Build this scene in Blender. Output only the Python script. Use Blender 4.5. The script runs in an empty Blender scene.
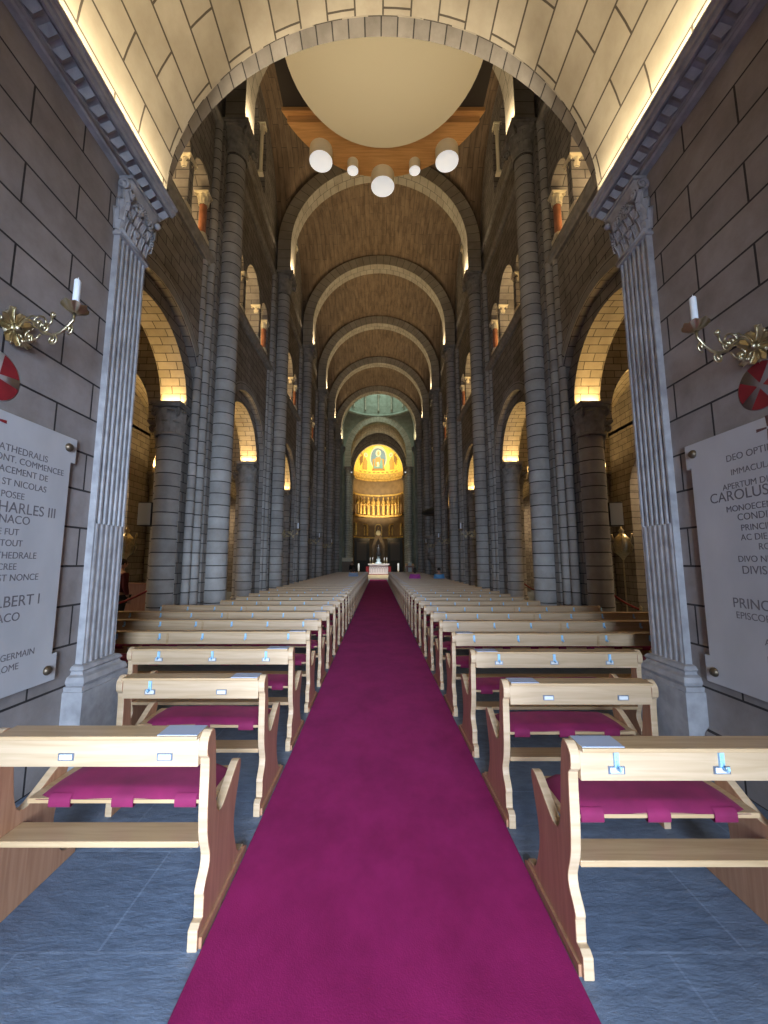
import bpy, math, random
from math import pi, sin, cos, sqrt, radians
from mathutils import Vector, Matrix
random.seed(7)
S = bpy.context.scene
col = S.collection

# ------------------------------------------------------------------ camera, world, key light, exposure
F = 400.0
TILT = math.atan(50 / F)
cam = bpy.data.objects.new('camera', bpy.data.cameras.new('camera'))
col.objects.link(cam)
cam.location = (-.05, 0, 1.7)
cam.rotation_euler = (pi / 2 + TILT, 0, 0)
cam.data.sensor_width = 36
cam.data.lens = F / 1024 * 36
cam.data.shift_x = 6 / 1024
cam.data.clip_start = 0.05
cam.data.clip_end = 300
S.camera = cam
S.view_settings.view_transform = 'Standard'
S.view_settings.look = 'None'
S.view_settings.gamma = 1
S.view_settings.exposure = 0.62
S.view_settings.use_curve_mapping = False
S.cycles.use_denoising = True
S.cycles.max_bounces = 6
S.cycles.diffuse_bounces = 4
S.cycles.glossy_bounces = 3
S.cycles.transmission_bounces = 4
S.cycles.sample_clamp_indirect = 4
W = bpy.data.worlds.new('sky'); S.world = W; W.use_nodes = True
W.node_tree.nodes['Background'].inputs[0].default_value = (0.45, 0.62, 1.0, 1)
W.node_tree.nodes['Background'].inputs[1].default_value = 0.4

COOL = (0.60, 0.76, 1.0)
WARM = (1.0, 0.66, 0.26)

def area(name, loc, size, power, color, direction, spread=180):
    L = bpy.data.lights.new(name, 'AREA'); L.shape = 'RECTANGLE'
    L.size, L.size_y = size; L.energy = power; L.color = color[:3]
    L.spread = radians(spread)
    o = bpy.data.objects.new(name, L); col.objects.link(o)
    o.location = loc
    zl = -Vector(direction).normalized(); xl = Vector((1, 0, 0)); xl = (xl - zl * xl.dot(zl)).normalized(); yl = zl.cross(xl)
    o.rotation_euler = Matrix((xl, yl, zl)).transposed().to_euler()      # size[0] runs across, size[1] runs along
    return o
# daylight from outside, through the open entrance doorway behind the camera
area('entrance_daylight', (.7, -6.2, 2.5), (4.2, 4.6), 2000, COOL, (0, 1, 0.02), 170)

# ------------------------------------------------------------------ materials
def newmat(name):
    m = bpy.data.materials.new(name); m.use_nodes = True
    return m, m.node_tree.nodes, m.node_tree.links, m.node_tree.nodes['Principled BSDF']

def plain(name, c, rough=0.6, metal=0.0, var=0.0, scale=8.0, emit=None, es=0.0, bump=0.0, sheen=0.0, stretch=None, spec=None):
    m, N, L, b = newmat(name)
    b.inputs['Base Color'].default_value = (*c, 1)
    b.inputs['Roughness'].default_value = rough
    b.inputs['Metallic'].default_value = metal
    if spec is not None: b.inputs['Specular IOR Level'].default_value = spec
    if sheen:
        b.inputs['Sheen Weight'].default_value = sheen
        b.inputs['Sheen Roughness'].default_value = 0.4
        b.inputs['Sheen Tint'].default_value = (min(1, c[0]*2.2+.1), c[1]*2.2+.1, c[2]*2.2+.1, 1)
    if emit:
        b.inputs['Emission Color'].default_value = (*emit, 1)
        b.inputs['Emission Strength'].default_value = es
    if var or bump:
        tc = N.new('ShaderNodeTexCoord'); mp = N.new('ShaderNodeMapping')
        L.new(tc.outputs['Object'], mp.inputs[0])
        if stretch: mp.inputs['Scale'].default_value = stretch
        no = N.new('ShaderNodeTexNoise'); no.inputs['Scale'].default_value = scale; no.inputs['Detail'].default_value = 6
        L.new(mp.outputs[0], no.inputs['Vector'])
        if var:
            r = N.new('ShaderNodeValToRGB')
            r.color_ramp.elements[0].position = .3; r.color_ramp.elements[1].position = .7
            r.color_ramp.elements[0].color = (*[x * (1 - var) for x in c], 1)
            r.color_ramp.elements[1].color = (*[min(1, x * (1 + var)) for x in c], 1)
            L.new(no.outputs['Fac'], r.inputs[0]); L.new(r.outputs[0], b.inputs['Base Color'])
        if bump:
            bp = N.new('ShaderNodeBump'); bp.inputs['Strength'].default_value = bump; bp.inputs['Distance'].default_value = .02
            L.new(no.outputs['Fac'], bp.inputs['Height']); L.new(bp.outputs[0], b.inputs['Normal'])
    return m

def stone(name, c1, c2, mortar, bw, rh, ms=0.008, rough=0.75, spec=0.35, dirt=0.35, vertical=False, streak=False):
    """coursed ashlar: brick pattern in metres over the UV map"""
    m, N, L, b = newmat(name)
    tc = N.new('ShaderNodeTexCoord')
    br = N.new('ShaderNodeTexBrick')
    br.offset = 0.43
    br.inputs['Color1'].default_value = (*c1, 1); br.inputs['Color2'].default_value = (*c2, 1)
    br.inputs['Mortar'].default_value = (*mortar, 1)
    br.inputs['Scale'].default_value = 1
    br.inputs['Brick Width'].default_value = bw; br.inputs['Row Height'].default_value = rh
    br.inputs['Mortar Size'].default_value = ms; br.inputs['Mortar Smooth'].default_value = 0.1
    br.inputs['Bias'].default_value = 0
    L.new(tc.outputs['UV'], br.inputs['Vector'])
    no = N.new('ShaderNodeTexNoise'); no.inputs['Scale'].default_value = 2.2; no.inputs['Detail'].default_value = 8; no.inputs['Roughness'].default_value = .65
    L.new(tc.outputs['Object'], no.inputs['Vector'])
    if streak:
        mp = N.new('ShaderNodeMapping'); mp.inputs['Scale'].default_value = (3.5, .6, .6)
        L.new(tc.outputs['Object'], mp.inputs[0]); L.new(mp.outputs[0], no.inputs['Vector'])
    r = N.new('ShaderNodeValToRGB')
    r.color_ramp.elements[0].position = .32; r.color_ramp.elements[1].position = .68
    d = 1 - dirt
    r.color_ramp.elements[0].color = (d, d * .97, d * .93, 1); r.color_ramp.elements[1].color = (1, 1, 1, 1)
    L.new(no.outputs['Fac'], r.inputs[0])
    mx = N.new('ShaderNodeMixRGB'); mx.blend_type = 'MULTIPLY'; mx.inputs[0].default_value = 1
    L.new(br.outputs['Color'], mx.inputs[1]); L.new(r.outputs[0], mx.inputs[2])
    n2 = N.new('ShaderNodeTexNoise'); n2.inputs['Scale'].default_value = 14; n2.inputs['Detail'].default_value = 6
    L.new(tc.outputs['Object'], n2.inputs['Vector'])
    L.new(mx.outputs[0], b.inputs['Base Color'])
    b.inputs['Roughness'].default_value = rough
    b.inputs['Specular IOR Level'].default_value = spec
    ad = N.new('ShaderNodeMath'); ad.operation = 'MULTIPLY_ADD'
    L.new(br.outputs['Fac'], ad.inputs[0]); ad.inputs[1].default_value = -1
    ml = N.new('ShaderNodeMath'); ml.operation = 'MULTIPLY'; ml.inputs[1].default_value = .35
    L.new(n2.outputs['Fac'], ml.inputs[0]); L.new(ml.outputs[0], ad.inputs[2])
    bp = N.new('ShaderNodeBump'); bp.inputs['Strength'].default_value = .5; bp.inputs['Distance'].default_value = .012
    L.new(ad.outputs[0], bp.inputs['Height']); L.new(bp.outputs[0], b.inputs['Normal'])
    return m

def wood(name, c1, c2, rough=.4, axis=0):
    m, N, L, b = newmat(name)
    tc = N.new('ShaderNodeTexCoord'); mp = N.new('ShaderNodeMapping')
    sc = [14, 14, 14]; sc[axis] = .8
    mp.inputs['Scale'].default_value = sc
    L.new(tc.outputs['Object'], mp.inputs[0])
    no = N.new('ShaderNodeTexNoise'); no.inputs['Scale'].default_value = 2.5; no.inputs['Detail'].default_value = 5; no.inputs['Distortion'].default_value = .6
    L.new(mp.outputs[0], no.inputs['Vector'])
    r = N.new('ShaderNodeValToRGB'); r.color_ramp.elements[0].position = .35; r.color_ramp.elements[1].position = .7
    r.color_ramp.elements[0].color = (*c1, 1); r.color_ramp.elements[1].color = (*c2, 1)
    L.new(no.outputs['Fac'], r.inputs[0]); L.new(r.outputs[0], b.inputs['Base Color'])
    b.inputs['Roughness'].default_value = rough
    b.inputs['Coat Weight'].default_value = .25; b.inputs['Coat Roughness'].default_value = .25
    return m

M = {}
M['near'] = stone('grey_ashlar', (.275, .243, .232), (.34, .30, .285), (.035, .03, .03), .88, .333, .009, dirt=.35)
M['vault'] = stone('pale_ashlar', (.40, .355, .285), (.47, .42, .34), (.09, .075, .06), .85, .345, .011, dirt=.22)
M['vault_small'] = stone('small_block_vaulting', (.38, .33, .25), (.46, .40, .31), (.08, .065, .05), .40, .165, .008, dirt=.3)
M['nave'] = stone('nave_ashlar', (.25, .228, .208), (.33, .30, .27), (.05, .045, .045), .50, .21, .009, dirt=.38)
M['column'] = stone('column_drums', (.36, .345, .325), (.45, .43, .405), (.05, .045, .045), 3.0, .27, .011, dirt=.3)
M['web'] = stone('brown_vault_plaster', (.22, .152, .095), (.27, .19, .12), (.13, .095, .065), .9, .20, .008, dirt=.55, streak=True)
M['arch'] = stone('arch_voussoirs', (.36, .325, .265), (.44, .40, .32), (.10, .09, .07), .36, .36, .009, dirt=.25)
M['carved'] = plain('carved_grey_stone', (.36, .35, .355), .65, var=.22, scale=9, bump=.3)
M['carved_dark'] = plain('carved_nave_stone', (.28, .26, .235), .7, var=.25, scale=7, bump=.3)
M['redshaft'] = plain('red_marble_shaft', (.42, .17, .09), .3, var=.25, scale=5)
M['marble'] = plain('white_veined_marble', (.46, .45, .455), .35, var=.13, scale=1.8, stretch=(1, 1, .6))
M['ink'] = plain('engraved_letter_paint', (.15, .135, .14), .6)
M['redpaint'] = plain('red_cross_paint', (.24, .014, .02), .6, var=.15, scale=12)
M['gilt'] = plain('gilt_bronze', (.55, .47, .30), .35, 1.0, var=.2, scale=20)
M['wax'] = plain('candle_wax', (.80, .84, .88), .45)
M['wood_x'] = wood('beech_long', (.44, .28, .14), (.56, .38, .21), .38, 0)
M['wood_z'] = wood('beech_upright', (.33, .155, .08), (.43, .22, .12), .4, 2)
M['wood_lit'] = wood('beech_daylit', (.49, .335, .19), (.60, .43, .27), .42, 0)  # same beech, with the doorway daylight put into a paler colour
M['velvet'] = plain('crimson_velvet', (.20, .008, .060), .85, var=.18, scale=7, sheen=.25)
M['organwood'] = wood('organ_honey_wood', (.50, .25, .08), (.66, .35, .13), .4, 0)
M['cream'] = plain('cream_plaster', (.74, .66, .48), .55)
M['white'] = plain('white_lacquer', (.8, .8, .8), .4)
M['lens'] = plain('frosted_lamp_glass', (.9, .9, .9), .4, emit=(.93, .96, 1), es=.32)
M['acrylic'] = plain('grey_blue_card', (.42, .46, .56), .35)
M['steel'] = plain('brushed_steel', (.35, .40, .50), .35, .8)
M['hook'] = plain('blue_hook', (.35, .62, .85), .35)
M['card'] = plain('name_card', (.75, .76, .74), .5)
M['led'] = plain('led_strip', (1, .8, .4), .5, emit=(1, .70, .22), es=5.0)
M['dark'] = plain('dark_timber', (.035, .028, .024), .6)
M['black'] = plain('black_cloth', (.012, .012, .014), .8)
M['gold'] = plain('gold_mosaic', (.82, .58, .12), .42, .35, var=.28, scale=9, bump=.3)
M['goldmatte'] = plain('gilded_relief', (.62, .42, .14), .5, .4, var=.3, scale=4)
M['brownband'] = plain('apse_marble', (.20, .13, .07), .5, var=.2, scale=2)
M['greenstone'] = stone('lantern_plaster', (.27, .30, .25), (.31, .34, .29), (.2, .22, .19), .9, .4, .006, dirt=.3)
M['grey_metal'] = plain('speaker_grey', (.48, .51, .53), .5)
M['dark_metal'] = plain('dark_metal', (.05, .05, .055), .45, .5)
M['skin'] = plain('skin', (.50, .30, .22), .55)
M['hair'] = plain('dark_hair', (.03, .02, .015), .7)

# carpet
def carpet_mat():
    m, N, L, b = newmat('carpet_pile')
    tc = N.new('ShaderNodeTexCoord')
    a = N.new('ShaderNodeTexNoise'); a.inputs['Scale'].default_value = 2.3; a.inputs['Detail'].default_value = 9; a.inputs['Roughness'].default_value = .7
    mp = N.new('ShaderNodeMapping'); mp.inputs['Scale'].default_value = (1.0, .7, 1)
    L.new(tc.outputs['Object'], mp.inputs[0]); L.new(mp.outputs[0], a.inputs['Vector'])
    r = N.new('ShaderNodeValToRGB'); r.color_ramp.elements[0].position = .34; r.color_ramp.elements[1].position = .66
    r.color_ramp.elements[0].color = (.195, .008, .060, 1); r.color_ramp.elements[1].color = (.28, .013, .095, 1)
    L.new(a.outputs['Fac'], r.inputs[0]); L.new(r.outputs[0], b.inputs['Base Color'])
    f = N.new('ShaderNodeTexNoise'); f.inputs['Scale'].default_value = 160; f.inputs['Detail'].default_value = 3
    L.new(tc.outputs['Object'], f.inputs['Vector'])
    bp = N.new('ShaderNodeBump'); bp.inputs['Strength'].default_value = .35; bp.inputs['Distance'].default_value = .004
    L.new(f.outputs['Fac'], bp.inputs['Height']); L.new(bp.outputs[0], b.inputs['Normal'])
    b.inputs['Roughness'].default_value = .95; b.inputs['Specular IOR Level'].default_value = .1
    b.inputs['Sheen Weight'].default_value = .12; b.inputs['Sheen Roughness'].default_value = .5
    b.inputs['Sheen Tint'].default_value = (.75, .18, .5, 1)
    return m
M['carpet'] = carpet_mat()

def floor_mat():
    m, N, L, b = newmat('slate_slabs')
    tc = N.new('ShaderNodeTexCoord')
    br = N.new('ShaderNodeTexBrick'); br.offset = .37
    br.inputs['Color1'].default_value = (.135, .175, .24, 1); br.inputs['Color2'].default_value = (.165, .21, .28, 1)
    br.inputs['Mortar'].default_value = (.21, .26, .34, 1)
    br.inputs['Scale'].default_value = 1; br.inputs['Brick Width'].default_value = .95; br.inputs['Row Height'].default_value = .62
    br.inputs['Mortar Size'].default_value = .006
    mp = N.new('ShaderNodeMapping'); mp.inputs['Location'].default_value = (.33, -.12, 0)
    L.new(tc.outputs['Object'], mp.inputs[0]); L.new(mp.outputs[0], br.inputs['Vector'])
    n = N.new('ShaderNodeTexNoise'); n.inputs['Scale'].default_value = 7; n.inputs['Detail'].default_value = 10; n.inputs['Roughness'].default_value = .7
    m2 = N.new('ShaderNodeMapping'); m2.inputs['Scale'].default_value = (1, 2.4, 1)
    L.new(tc.outputs['Object'], m2.inputs[0]); L.new(m2.outputs[0], n.inputs['Vector'])
    r = N.new('ShaderNodeValToRGB'); r.color_ramp.elements[0].position = .3; r.color_ramp.elements[1].position = .75
    r.color_ramp.elements[0].color = (.6, .62, .66, 1); r.color_ramp.elements[1].color = (1.25, 1.25, 1.25, 1)
    L.new(n.outputs['Fac'], r.inputs[0])
    mx = N.new('ShaderNodeMixRGB'); mx.blend_type = 'MULTIPLY'; mx.inputs[0].default_value = 1
    L.new(br.outputs['Color'], mx.inputs[1]); L.new(r.outputs[0], mx.inputs[2]); L.new(mx.outputs[0], b.inputs['Base Color'])
    b.inputs['Roughness'].default_value = .62; b.inputs['Specular IOR Level'].default_value = .45
    bp = N.new('ShaderNodeBump'); bp.inputs['Strength'].default_value = .55; bp.inputs['Distance'].default_value = .015
    L.new(n.outputs['Fac'], bp.inputs['Height']); L.new(bp.outputs[0], b.inputs['Normal'])
    return m
M['floor'] = floor_mat()

# ------------------------------------------------------------------ mesh builder
class MB:
    def __init__(s): s.v = []; s.f = []; s.uv = []; s.sm = []
    def face(s, pts, uv=None, smooth=False):
        i = len(s.v); s.v.extend([tuple(p) for p in pts]); s.f.append(tuple(range(i, i + len(pts)))); s.uv.append(uv); s.sm.append(smooth)
    def box(s, x0, x1, y0, y1, z0, z1):
        p = [(x, y, z) for x in (x0, x1) for y in (y0, y1) for z in (z0, z1)]
        for q in ((0, 1, 3, 2), (4, 6, 7, 5), (0, 4, 5, 1), (2, 3, 7, 6), (0, 2, 6, 4), (1, 5, 7, 3)):
            s.face([p[k] for k in q])
        return s
    def grid(s, fn, nu, nv, smooth=True, uvfn=None, closeu=False):
        i0 = len(s.v)
        for a in range(nu + 1):
            for b in range(nv + 1): s.v.append(tuple(fn(a / nu, b / nv)))
        for a in range(nu):
            for b in range(nv):
                q = (i0 + a * (nv + 1) + b, i0 + (a + 1) * (nv + 1) + b, i0 + (a + 1) * (nv + 1) + b + 1, i0 + a * (nv + 1) + b + 1)
                s.f.append(q); s.sm.append(smooth)
                s.uv.append([uvfn(a / nu, b / nv), uvfn((a + 1) / nu, b / nv), uvfn((a + 1) / nu, (b + 1) / nv), uvfn(a / nu, (b + 1) / nv)] if uvfn else None)
        return s
    def lathe(s, prof, cx=0, cy=0, n=24, a0=0, a1=2 * pi, sx=1, sy=1):
        """prof: [(r, z)...]"""
        L = len(prof) - 1
        acc = [0]
        for k in range(L): acc.append(acc[-1] + math.hypot(prof[k + 1][0] - prof[k][0], prof[k + 1][1] - prof[k][1]))
        def fn(u, v):
            k = min(int(round(v * L)), L); r, z = prof[k]; a = a0 + (a1 - a0) * u
            return (cx + sx * r * cos(a), cy + sy * r * sin(a), z)
        rr = max(p[0] for p in prof)
        s.grid(fn, n, L, True, lambda u, v: ((a0 + (a1 - a0) * u) * rr, prof[min(int(round(v * L)), L)][1]))
        return s
    def tube(s, pts, r, n=8, caps=True, rs=None):
        pts = [Vector(p) for p in pts]; i0 = len(s.v); m = len(pts)
        up = Vector((0.13, .27, .95)).normalized()
        for k, p in enumerate(pts):
            t = (pts[min(k + 1, m - 1)] - pts[max(k - 1, 0)]).normalized()
            a = t.cross(up)
            if a.length < 1e-3: a = t.cross(Vector((1, 0, 0)))
            a.normalize(); b = t.cross(a); R = rs[k] if rs else r
            for j in range(n):
                an = 2 * pi * j / n; s.v.append(tuple(p + a * (R * cos(an)) + b * (R * sin(an))))
        for k in range(m - 1):
            for j in range(n):
                s.f.append((i0 + k * n + j, i0 + k * n + (j + 1) % n, i0 + (k + 1) * n + (j + 1) % n, i0 + (k + 1) * n + j)); s.uv.append(None); s.sm.append(True)
        if caps:
            s.f.append(tuple(i0 + j for j in range(n))); s.uv.append(None); s.sm.append(False)
            s.f.append(tuple(i0 + (m - 1) * n + j for j in range(n))[::-1]); s.uv.append(None); s.sm.append(False)
        return s
    def prism(s, poly, lo, hi, axis='x'):
        """extrude a 2-D outline along an axis; poly in the other two axes' order"""
        def P(a, b, t):
            return {'x': (t, a, b), 'y': (a, t, b), 'z': (a, b, t)}[axis]
        n = len(poly)
        s.face([P(a, b, lo) for a, b in poly]); s.face([P(a, b, hi) for a, b in poly][::-1])
        for k in range(n):
            a, b = poly[k], poly[(k + 1) % n]
            s.face([P(*a, lo), P(*b, lo), P(*b, hi), P(*a, hi)])
        return s
    def ball(s, c, rx, ry=None, rz=None, n=12, m=8):
        ry = ry or rx; rz = rz or rx
        s.grid(lambda u, v: (c[0] + rx * cos(2 * pi * u) * sin(pi * v), c[1] + ry * sin(2 * pi * u) * sin(pi * v), c[2] + rz * cos(pi * v)), n, m)
        return s
    def build(s, name, mat, parent=None, bevel=0, merge=True):
        me = bpy.data.meshes.new(name)
        me.from_pydata(s.v, [], s.f); 
        me.materials.append(mat)
        uvl = me.uv_layers.new(name='UVMap')
        V = me.vertices
        for pi_, p in enumerate(me.polygons):
            uv = s.uv[pi_]
            if uv is None:
                n = p.normal; ax, ay, az = abs(n.x), abs(n.y), abs(n.z)
                uv = []
                for vi in p.vertices:
                    c = V[vi].co
                    if ax >= ay and ax >= az: uv.append((c.y, c.z))
                    elif ay >= az: uv.append((c.x, c.z))
                    else: uv.append((c.x, c.y))
            for li, q in zip(p.loop_indices, uv): uvl.data[li].uv = q
            p.use_smooth = s.sm[pi_]
        if merge:
            import bmesh
            bm = bmesh.new(); bm.from_mesh(me); bmesh.ops.remove_doubles(bm, verts=bm.verts, dist=1e-5)
            bmesh.ops.recalc_face_normals(bm, faces=bm.faces); bm.to_mesh(me); bm.free()
        me.update()
        o = bpy.data.objects.new(name, me); col.objects.link(o)
        if parent: o.parent = parent
        if bevel:
            b = o.modifiers.new('bevel', 'BEVEL'); b.width = bevel; b.segments = 2; b.limit_method = 'ANGLE'; b.angle_limit = radians(40)
        return o

def tag(o, label=None, cat=None, group=None, kind=None):
    if label: o['label'] = label
    if cat: o['category'] = cat
    if group: o['group'] = group
    if kind: o['kind'] = kind
    return o
def struct(o, label=None):
    o['kind'] = 'structure'
    if label: o['label'] = label
    return o
def empty(name, loc=(0, 0, 0), rz=0):
    o = bpy.data.objects.new(name, None); col.objects.link(o); o.location = loc; o.rotation_euler = (0, 0, rz); o.empty_display_size = .1
    return o
def kids(o): return [c for c in bpy.data.objects if c.parent is o]
def copy_tree(o, parent=None, K=None):
    c = o.copy(); col.objects.link(c); c.parent = parent
    for ch in (K or kids)(o): copy_tree(ch, c)
    return c
ORD = ['first', 'second', 'third', 'fourth', 'fifth', 'sixth', 'seventh', 'eighth', 'ninth', 'tenth', 'eleventh', 'twelfth', 'thirteenth', 'fourteenth', 'fifteenth', 'sixteenth', 'seventeenth', 'eighteenth', 'nineteenth', 'twentieth'] + ['twenty-' + w for w in ['first', 'second', 'third', 'fourth', 'fifth', 'sixth', 'seventh', 'eighth', 'ninth']] + ['thirtieth'] + ['thirty-' + w for w in ['first', 'second', 'third', 'fourth', 'fifth', 'sixth', 'seventh']]

# wall with arched openings.  P(a, z, t): a along the wall, t = 0 front face .. 1 back face
def arch_wall(m, a0, a1, z0, z1, ops, P, n=20, back=True, soffit=True, ends=False):
    """ops: [(centre, half_width, spring_z, bottom_z, rise)]"""
    ops = sorted(ops)
    cur = a0
    faces = [0] + ([1] if back else [])
    def q(a, za, b, zb, c, zc, d, zd):
        for t in faces:
            m.face([P(a, za, t), P(b, zb, t), P(c, zc, t), P(d, zd, t)], [(a, za), (b, zb), (c, zc), (d, zd)])
    for (c, R, zs, zb, rise) in ops:
        if c - R > cur + 1e-6: q(cur, z0, c - R, z0, c - R, z1, cur, z1)
        if zb > z0 + 1e-6: q(c - R, z0, c + R, z0, c + R, zb, c - R, zb)
        pr = None; ac = 0
        for k in range(n + 1):
            th = pi * k / n
            a = c - R * cos(th); z = zs + rise * sin(th)
            if pr:
                q(pr[0], pr[1], a, z, a, z1, pr[0], z1)
                if soffit:
                    l = math.hypot(a - pr[0], z - pr[1]); w = (Vector(P(a, z, 1)) - Vector(P(a, z, 0))).length
                    m.face([P(pr[0], pr[1], 0), P(pr[0], pr[1], 1), P(a, z, 1), P(a, z, 0)], [(0, ac), (w, ac), (w, ac + l), (0, ac + l)])
                    ac += l
            pr = (a, z)
        if soffit:
            w = (Vector(P(c, zs, 1)) - Vector(P(c, zs, 0))).length
            for a in (c - R, c + R):
                m.face([P(a, zb, 0), P(a, zb, 1), P(a, zs, 1), P(a, zs, 0)], [(0, zb), (w, zb), (w, zs), (0, zs)])
            if zb > z0 + 1e-6:
                m.face([P(c - R, zb, 0), P(c - R, zb, 1), P(c + R, zb, 1), P(c + R, zb, 0)])
        cur = c + R
    if a1 > cur + 1e-6: q(cur, z0, a1, z0, a1, z1, cur, z1)
    if ends:
        for a in (a0, a1): m.face([P(a, z0, 0), P(a, z0, 1), P(a, z1, 1), P(a, z1, 0)])
    return m

def ring(m, c, r1, r2, zs, P, t0, t1, n=28, k1=1.0, stilt=0):
    """voussoir ring between radii r1 < r2 spanning depth t0..t1; k1 = rise factor"""
    pts = [(-1, zs)] if stilt else []
    def pt(r, th, t): return P(c - r * cos(th), zs + r * k1 * sin(th), t)
    for k in range(n):
        a, b = pi * k / n, pi * (k + 1) / n
        rm = (r1 + r2) / 2
        m.face([pt(r1, a, t0), pt(r1, b, t0), pt(r2, b, t0), pt(r2, a, t0)], [(a * rm, .02), (b * rm, .02), (b * rm, .34), (a * rm, .34)])
        m.face([pt(r1, a, t1), pt(r1, b, t1), pt(r2, b, t1), pt(r2, a, t1)], [(a * rm, .02), (b * rm, .02), (b * rm, .34), (a * rm, .34)])
        for r in (r1, r2):
            w = (Vector(pt(r, a, t0)) - Vector(pt(r, a, t1))).length
            m.face([pt(r, a, t0), pt(r, b, t0), pt(r, b, t1), pt(r, a, t1)], [(a * r, 0), (b * r, 0), (b * r, w), (a * r, w)])
    if stilt:
        for sg in (-1, 1):
            for (ra, rb, ta, tb) in ((r1, r2, t0, t0), (r1, r2, t1, t1), (r1, r1, t0, t1), (r2, r2, t0, t1)):
                m.face([P(c + sg * ra, zs - stilt, ta), P(c + sg * rb, zs - stilt, tb), P(c + sg * rb, zs, tb), P(c + sg * ra, zs, ta)],
                       [(0, 0), (0, .33), (stilt, .33), (stilt, 0)])
    return m

# ------------------------------------------------------------------ dimensions of the building
XN, XB = 4.0, 4.7           # nave wall face / aisle face
COLS = [9.1, 14.35, 19.6, 24.85, 30.1, 35.35]
BAYS = [(4.75, 9.1, 6.75)] + [(COLS[i], COLS[i + 1], (COLS[i] + COLS[i + 1]) / 2) for i in range(5)]
ZI = 5.0                    # arcade impost
ZC = 12.7                   # abacus of nave columns
ZS, RV = 13.85, 3.45        # transverse arch centre height, radius
YA = 4.15                   # end of the entrance vault
XW = 2.68                   # entrance side walls

# ------------------------------------------------------------------ setting: floor
f = MB().box(-16, 16, -3.2, 60, -.2, 0).build('floor', M['floor']); struct(f)

# entrance side walls, entrance wall behind the camera
for s, nm in ((-1, 'left'), (1, 'right')):
    w = MB().box(min(s * XW, s * (XW + 1.1)), max(s * XW, s * (XW + 1.1)), -1.5, 4.08, 0, 5.76)
    struct(w.build('wall_entrance_' + nm, M['near']))
    b = MB().prism([(s * XW, 0), (s * (XW - .05), 0), (s * (XW - .05), .30), (s * (XW - .02), .34), (s * XW, .36)], -1.2, 3.48, 'y')
    struct(b.build('baseboard_' + nm, M['near']))
m = MB(); arch_wall(m, -XW, XW, 0, 9.2, [(0, 1.25, 3.0, 0, .75)], lambda a, z, t: (a, -1.2 - .3 * t, z))
struct(m.build('wall_back', M['near']))
# entrance barrel vault
R0, ZV = 2.52, 5.90
m = MB(); n = 40
m.grid(lambda u, v: (-R0 * cos(pi * u), -1.3 + v * (YA + 1.3), ZV + R0 * sin(pi * u)), 48, 1, True, lambda u, v: (v * 5.45 + .2, pi * R0 * u + .17))
for sg in (-1, 1):
    m.face([(sg * R0, -1.3, ZV), (sg * R0, YA, ZV), (sg * R0, YA, ZV - .14), (sg * R0, -1.3, ZV - .14)], [(.2, .17), (5.65, .17), (5.65, .05), (.2, .05)])
struct(m.build('ceiling_entrance_vault', M['vault']))
# facade wall of the nave (arch opening) : two orders
m = MB()
arch_wall(m, -XB, XB, 5.76, 18.4, [(0, R0, ZV, 5.76, R0)], lambda a, z, t: (a, YA + .002 + .01 * t, z), n=40, back=False)
struct(m.build('wall_front_face', M['vault'])); m = MB()
arch_wall(m, -XB, XB, 5.76, 18.4, [(0, 2.68, ZV - .06, 5.76, 2.68)], lambda a, z, t: (a, YA + .012 + .26 * t, z), n=40)
for sg in (-1, 1):
    m.box(*sorted((sg * 2.93, sg * 4.7)), YA + .01, YA + .27, 0, 5.76)
    arch_wall(m, *sorted((sg * XB, sg * 8.6)), 0, 9.5, [], lambda a, z, t: (a, YA + .15 + .3 * t, z))
struct(m.build('wall_front', M['nave']))

# cornices with a dentil row
for s, nm in ((-1, 'left'), (1, 'right')):
    prof = [(2.70, 5.595), (2.625, 5.60), (2.60, 5.62), (2.60, 5.64), (2.59, 5.65), (2.59, 5.665), (2.50, 5.715), (2.47, 5.69), (2.45, 5.69), (2.44, 5.72), (2.42, 5.725), (2.42, 5.765), (2.40, 5.775), (2.40, 5.80), (2.70, 5.80)]
    m = MB().prism([(s * a, b) for a, b in prof], -1.2, 4.22, 'y')
    y = -1.15
    while y < 4.17:      # row of little pointed leaves under the cornice
        for q in range(5):
            a = y + .006 + .1 * q / 5
        x0, x1 = 2.585, 2.475
        tip = (s * 2.475, y + .06, 5.668); l0 = (s * 2.588, y + .01, 5.655); l1 = (s * 2.588, y + .11, 5.655); mid = (s * 2.54, y + .06, 5.628)
        o0 = (s * 2.50, y + .012, 5.70); o1 = (s * 2.50, y + .108, 5.70)
        m.face([l0, mid, tip, o0]); m.face([l1, o1, tip, mid]); m.face([l0, l1, mid])
        y += .135
    m.tube([(s * 2.605, -1.2, 5.63), (s * 2.605, 4.2, 5.63)], .017, 8)
    struct(m.build('trim_%d' % (1 if s < 0 else 2), M['carved']))
    # warm strip light lying along the top of the cornice
    o = MB().box(*sorted((s * 2.44, s * 2.46)), -1.1, 4.1, 5.801, 5.812).build('light_strip', M['led'])
    tag(o, 'long warm strip light on the %s cornice under the entrance vault' % nm, 'strip light')
    area('cove_light', (s * 2.44, 1.5, 5.83), (.03, 5.2), 62, (1, .84, .56), (-s * .12, 0, 1), 150)

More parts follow.
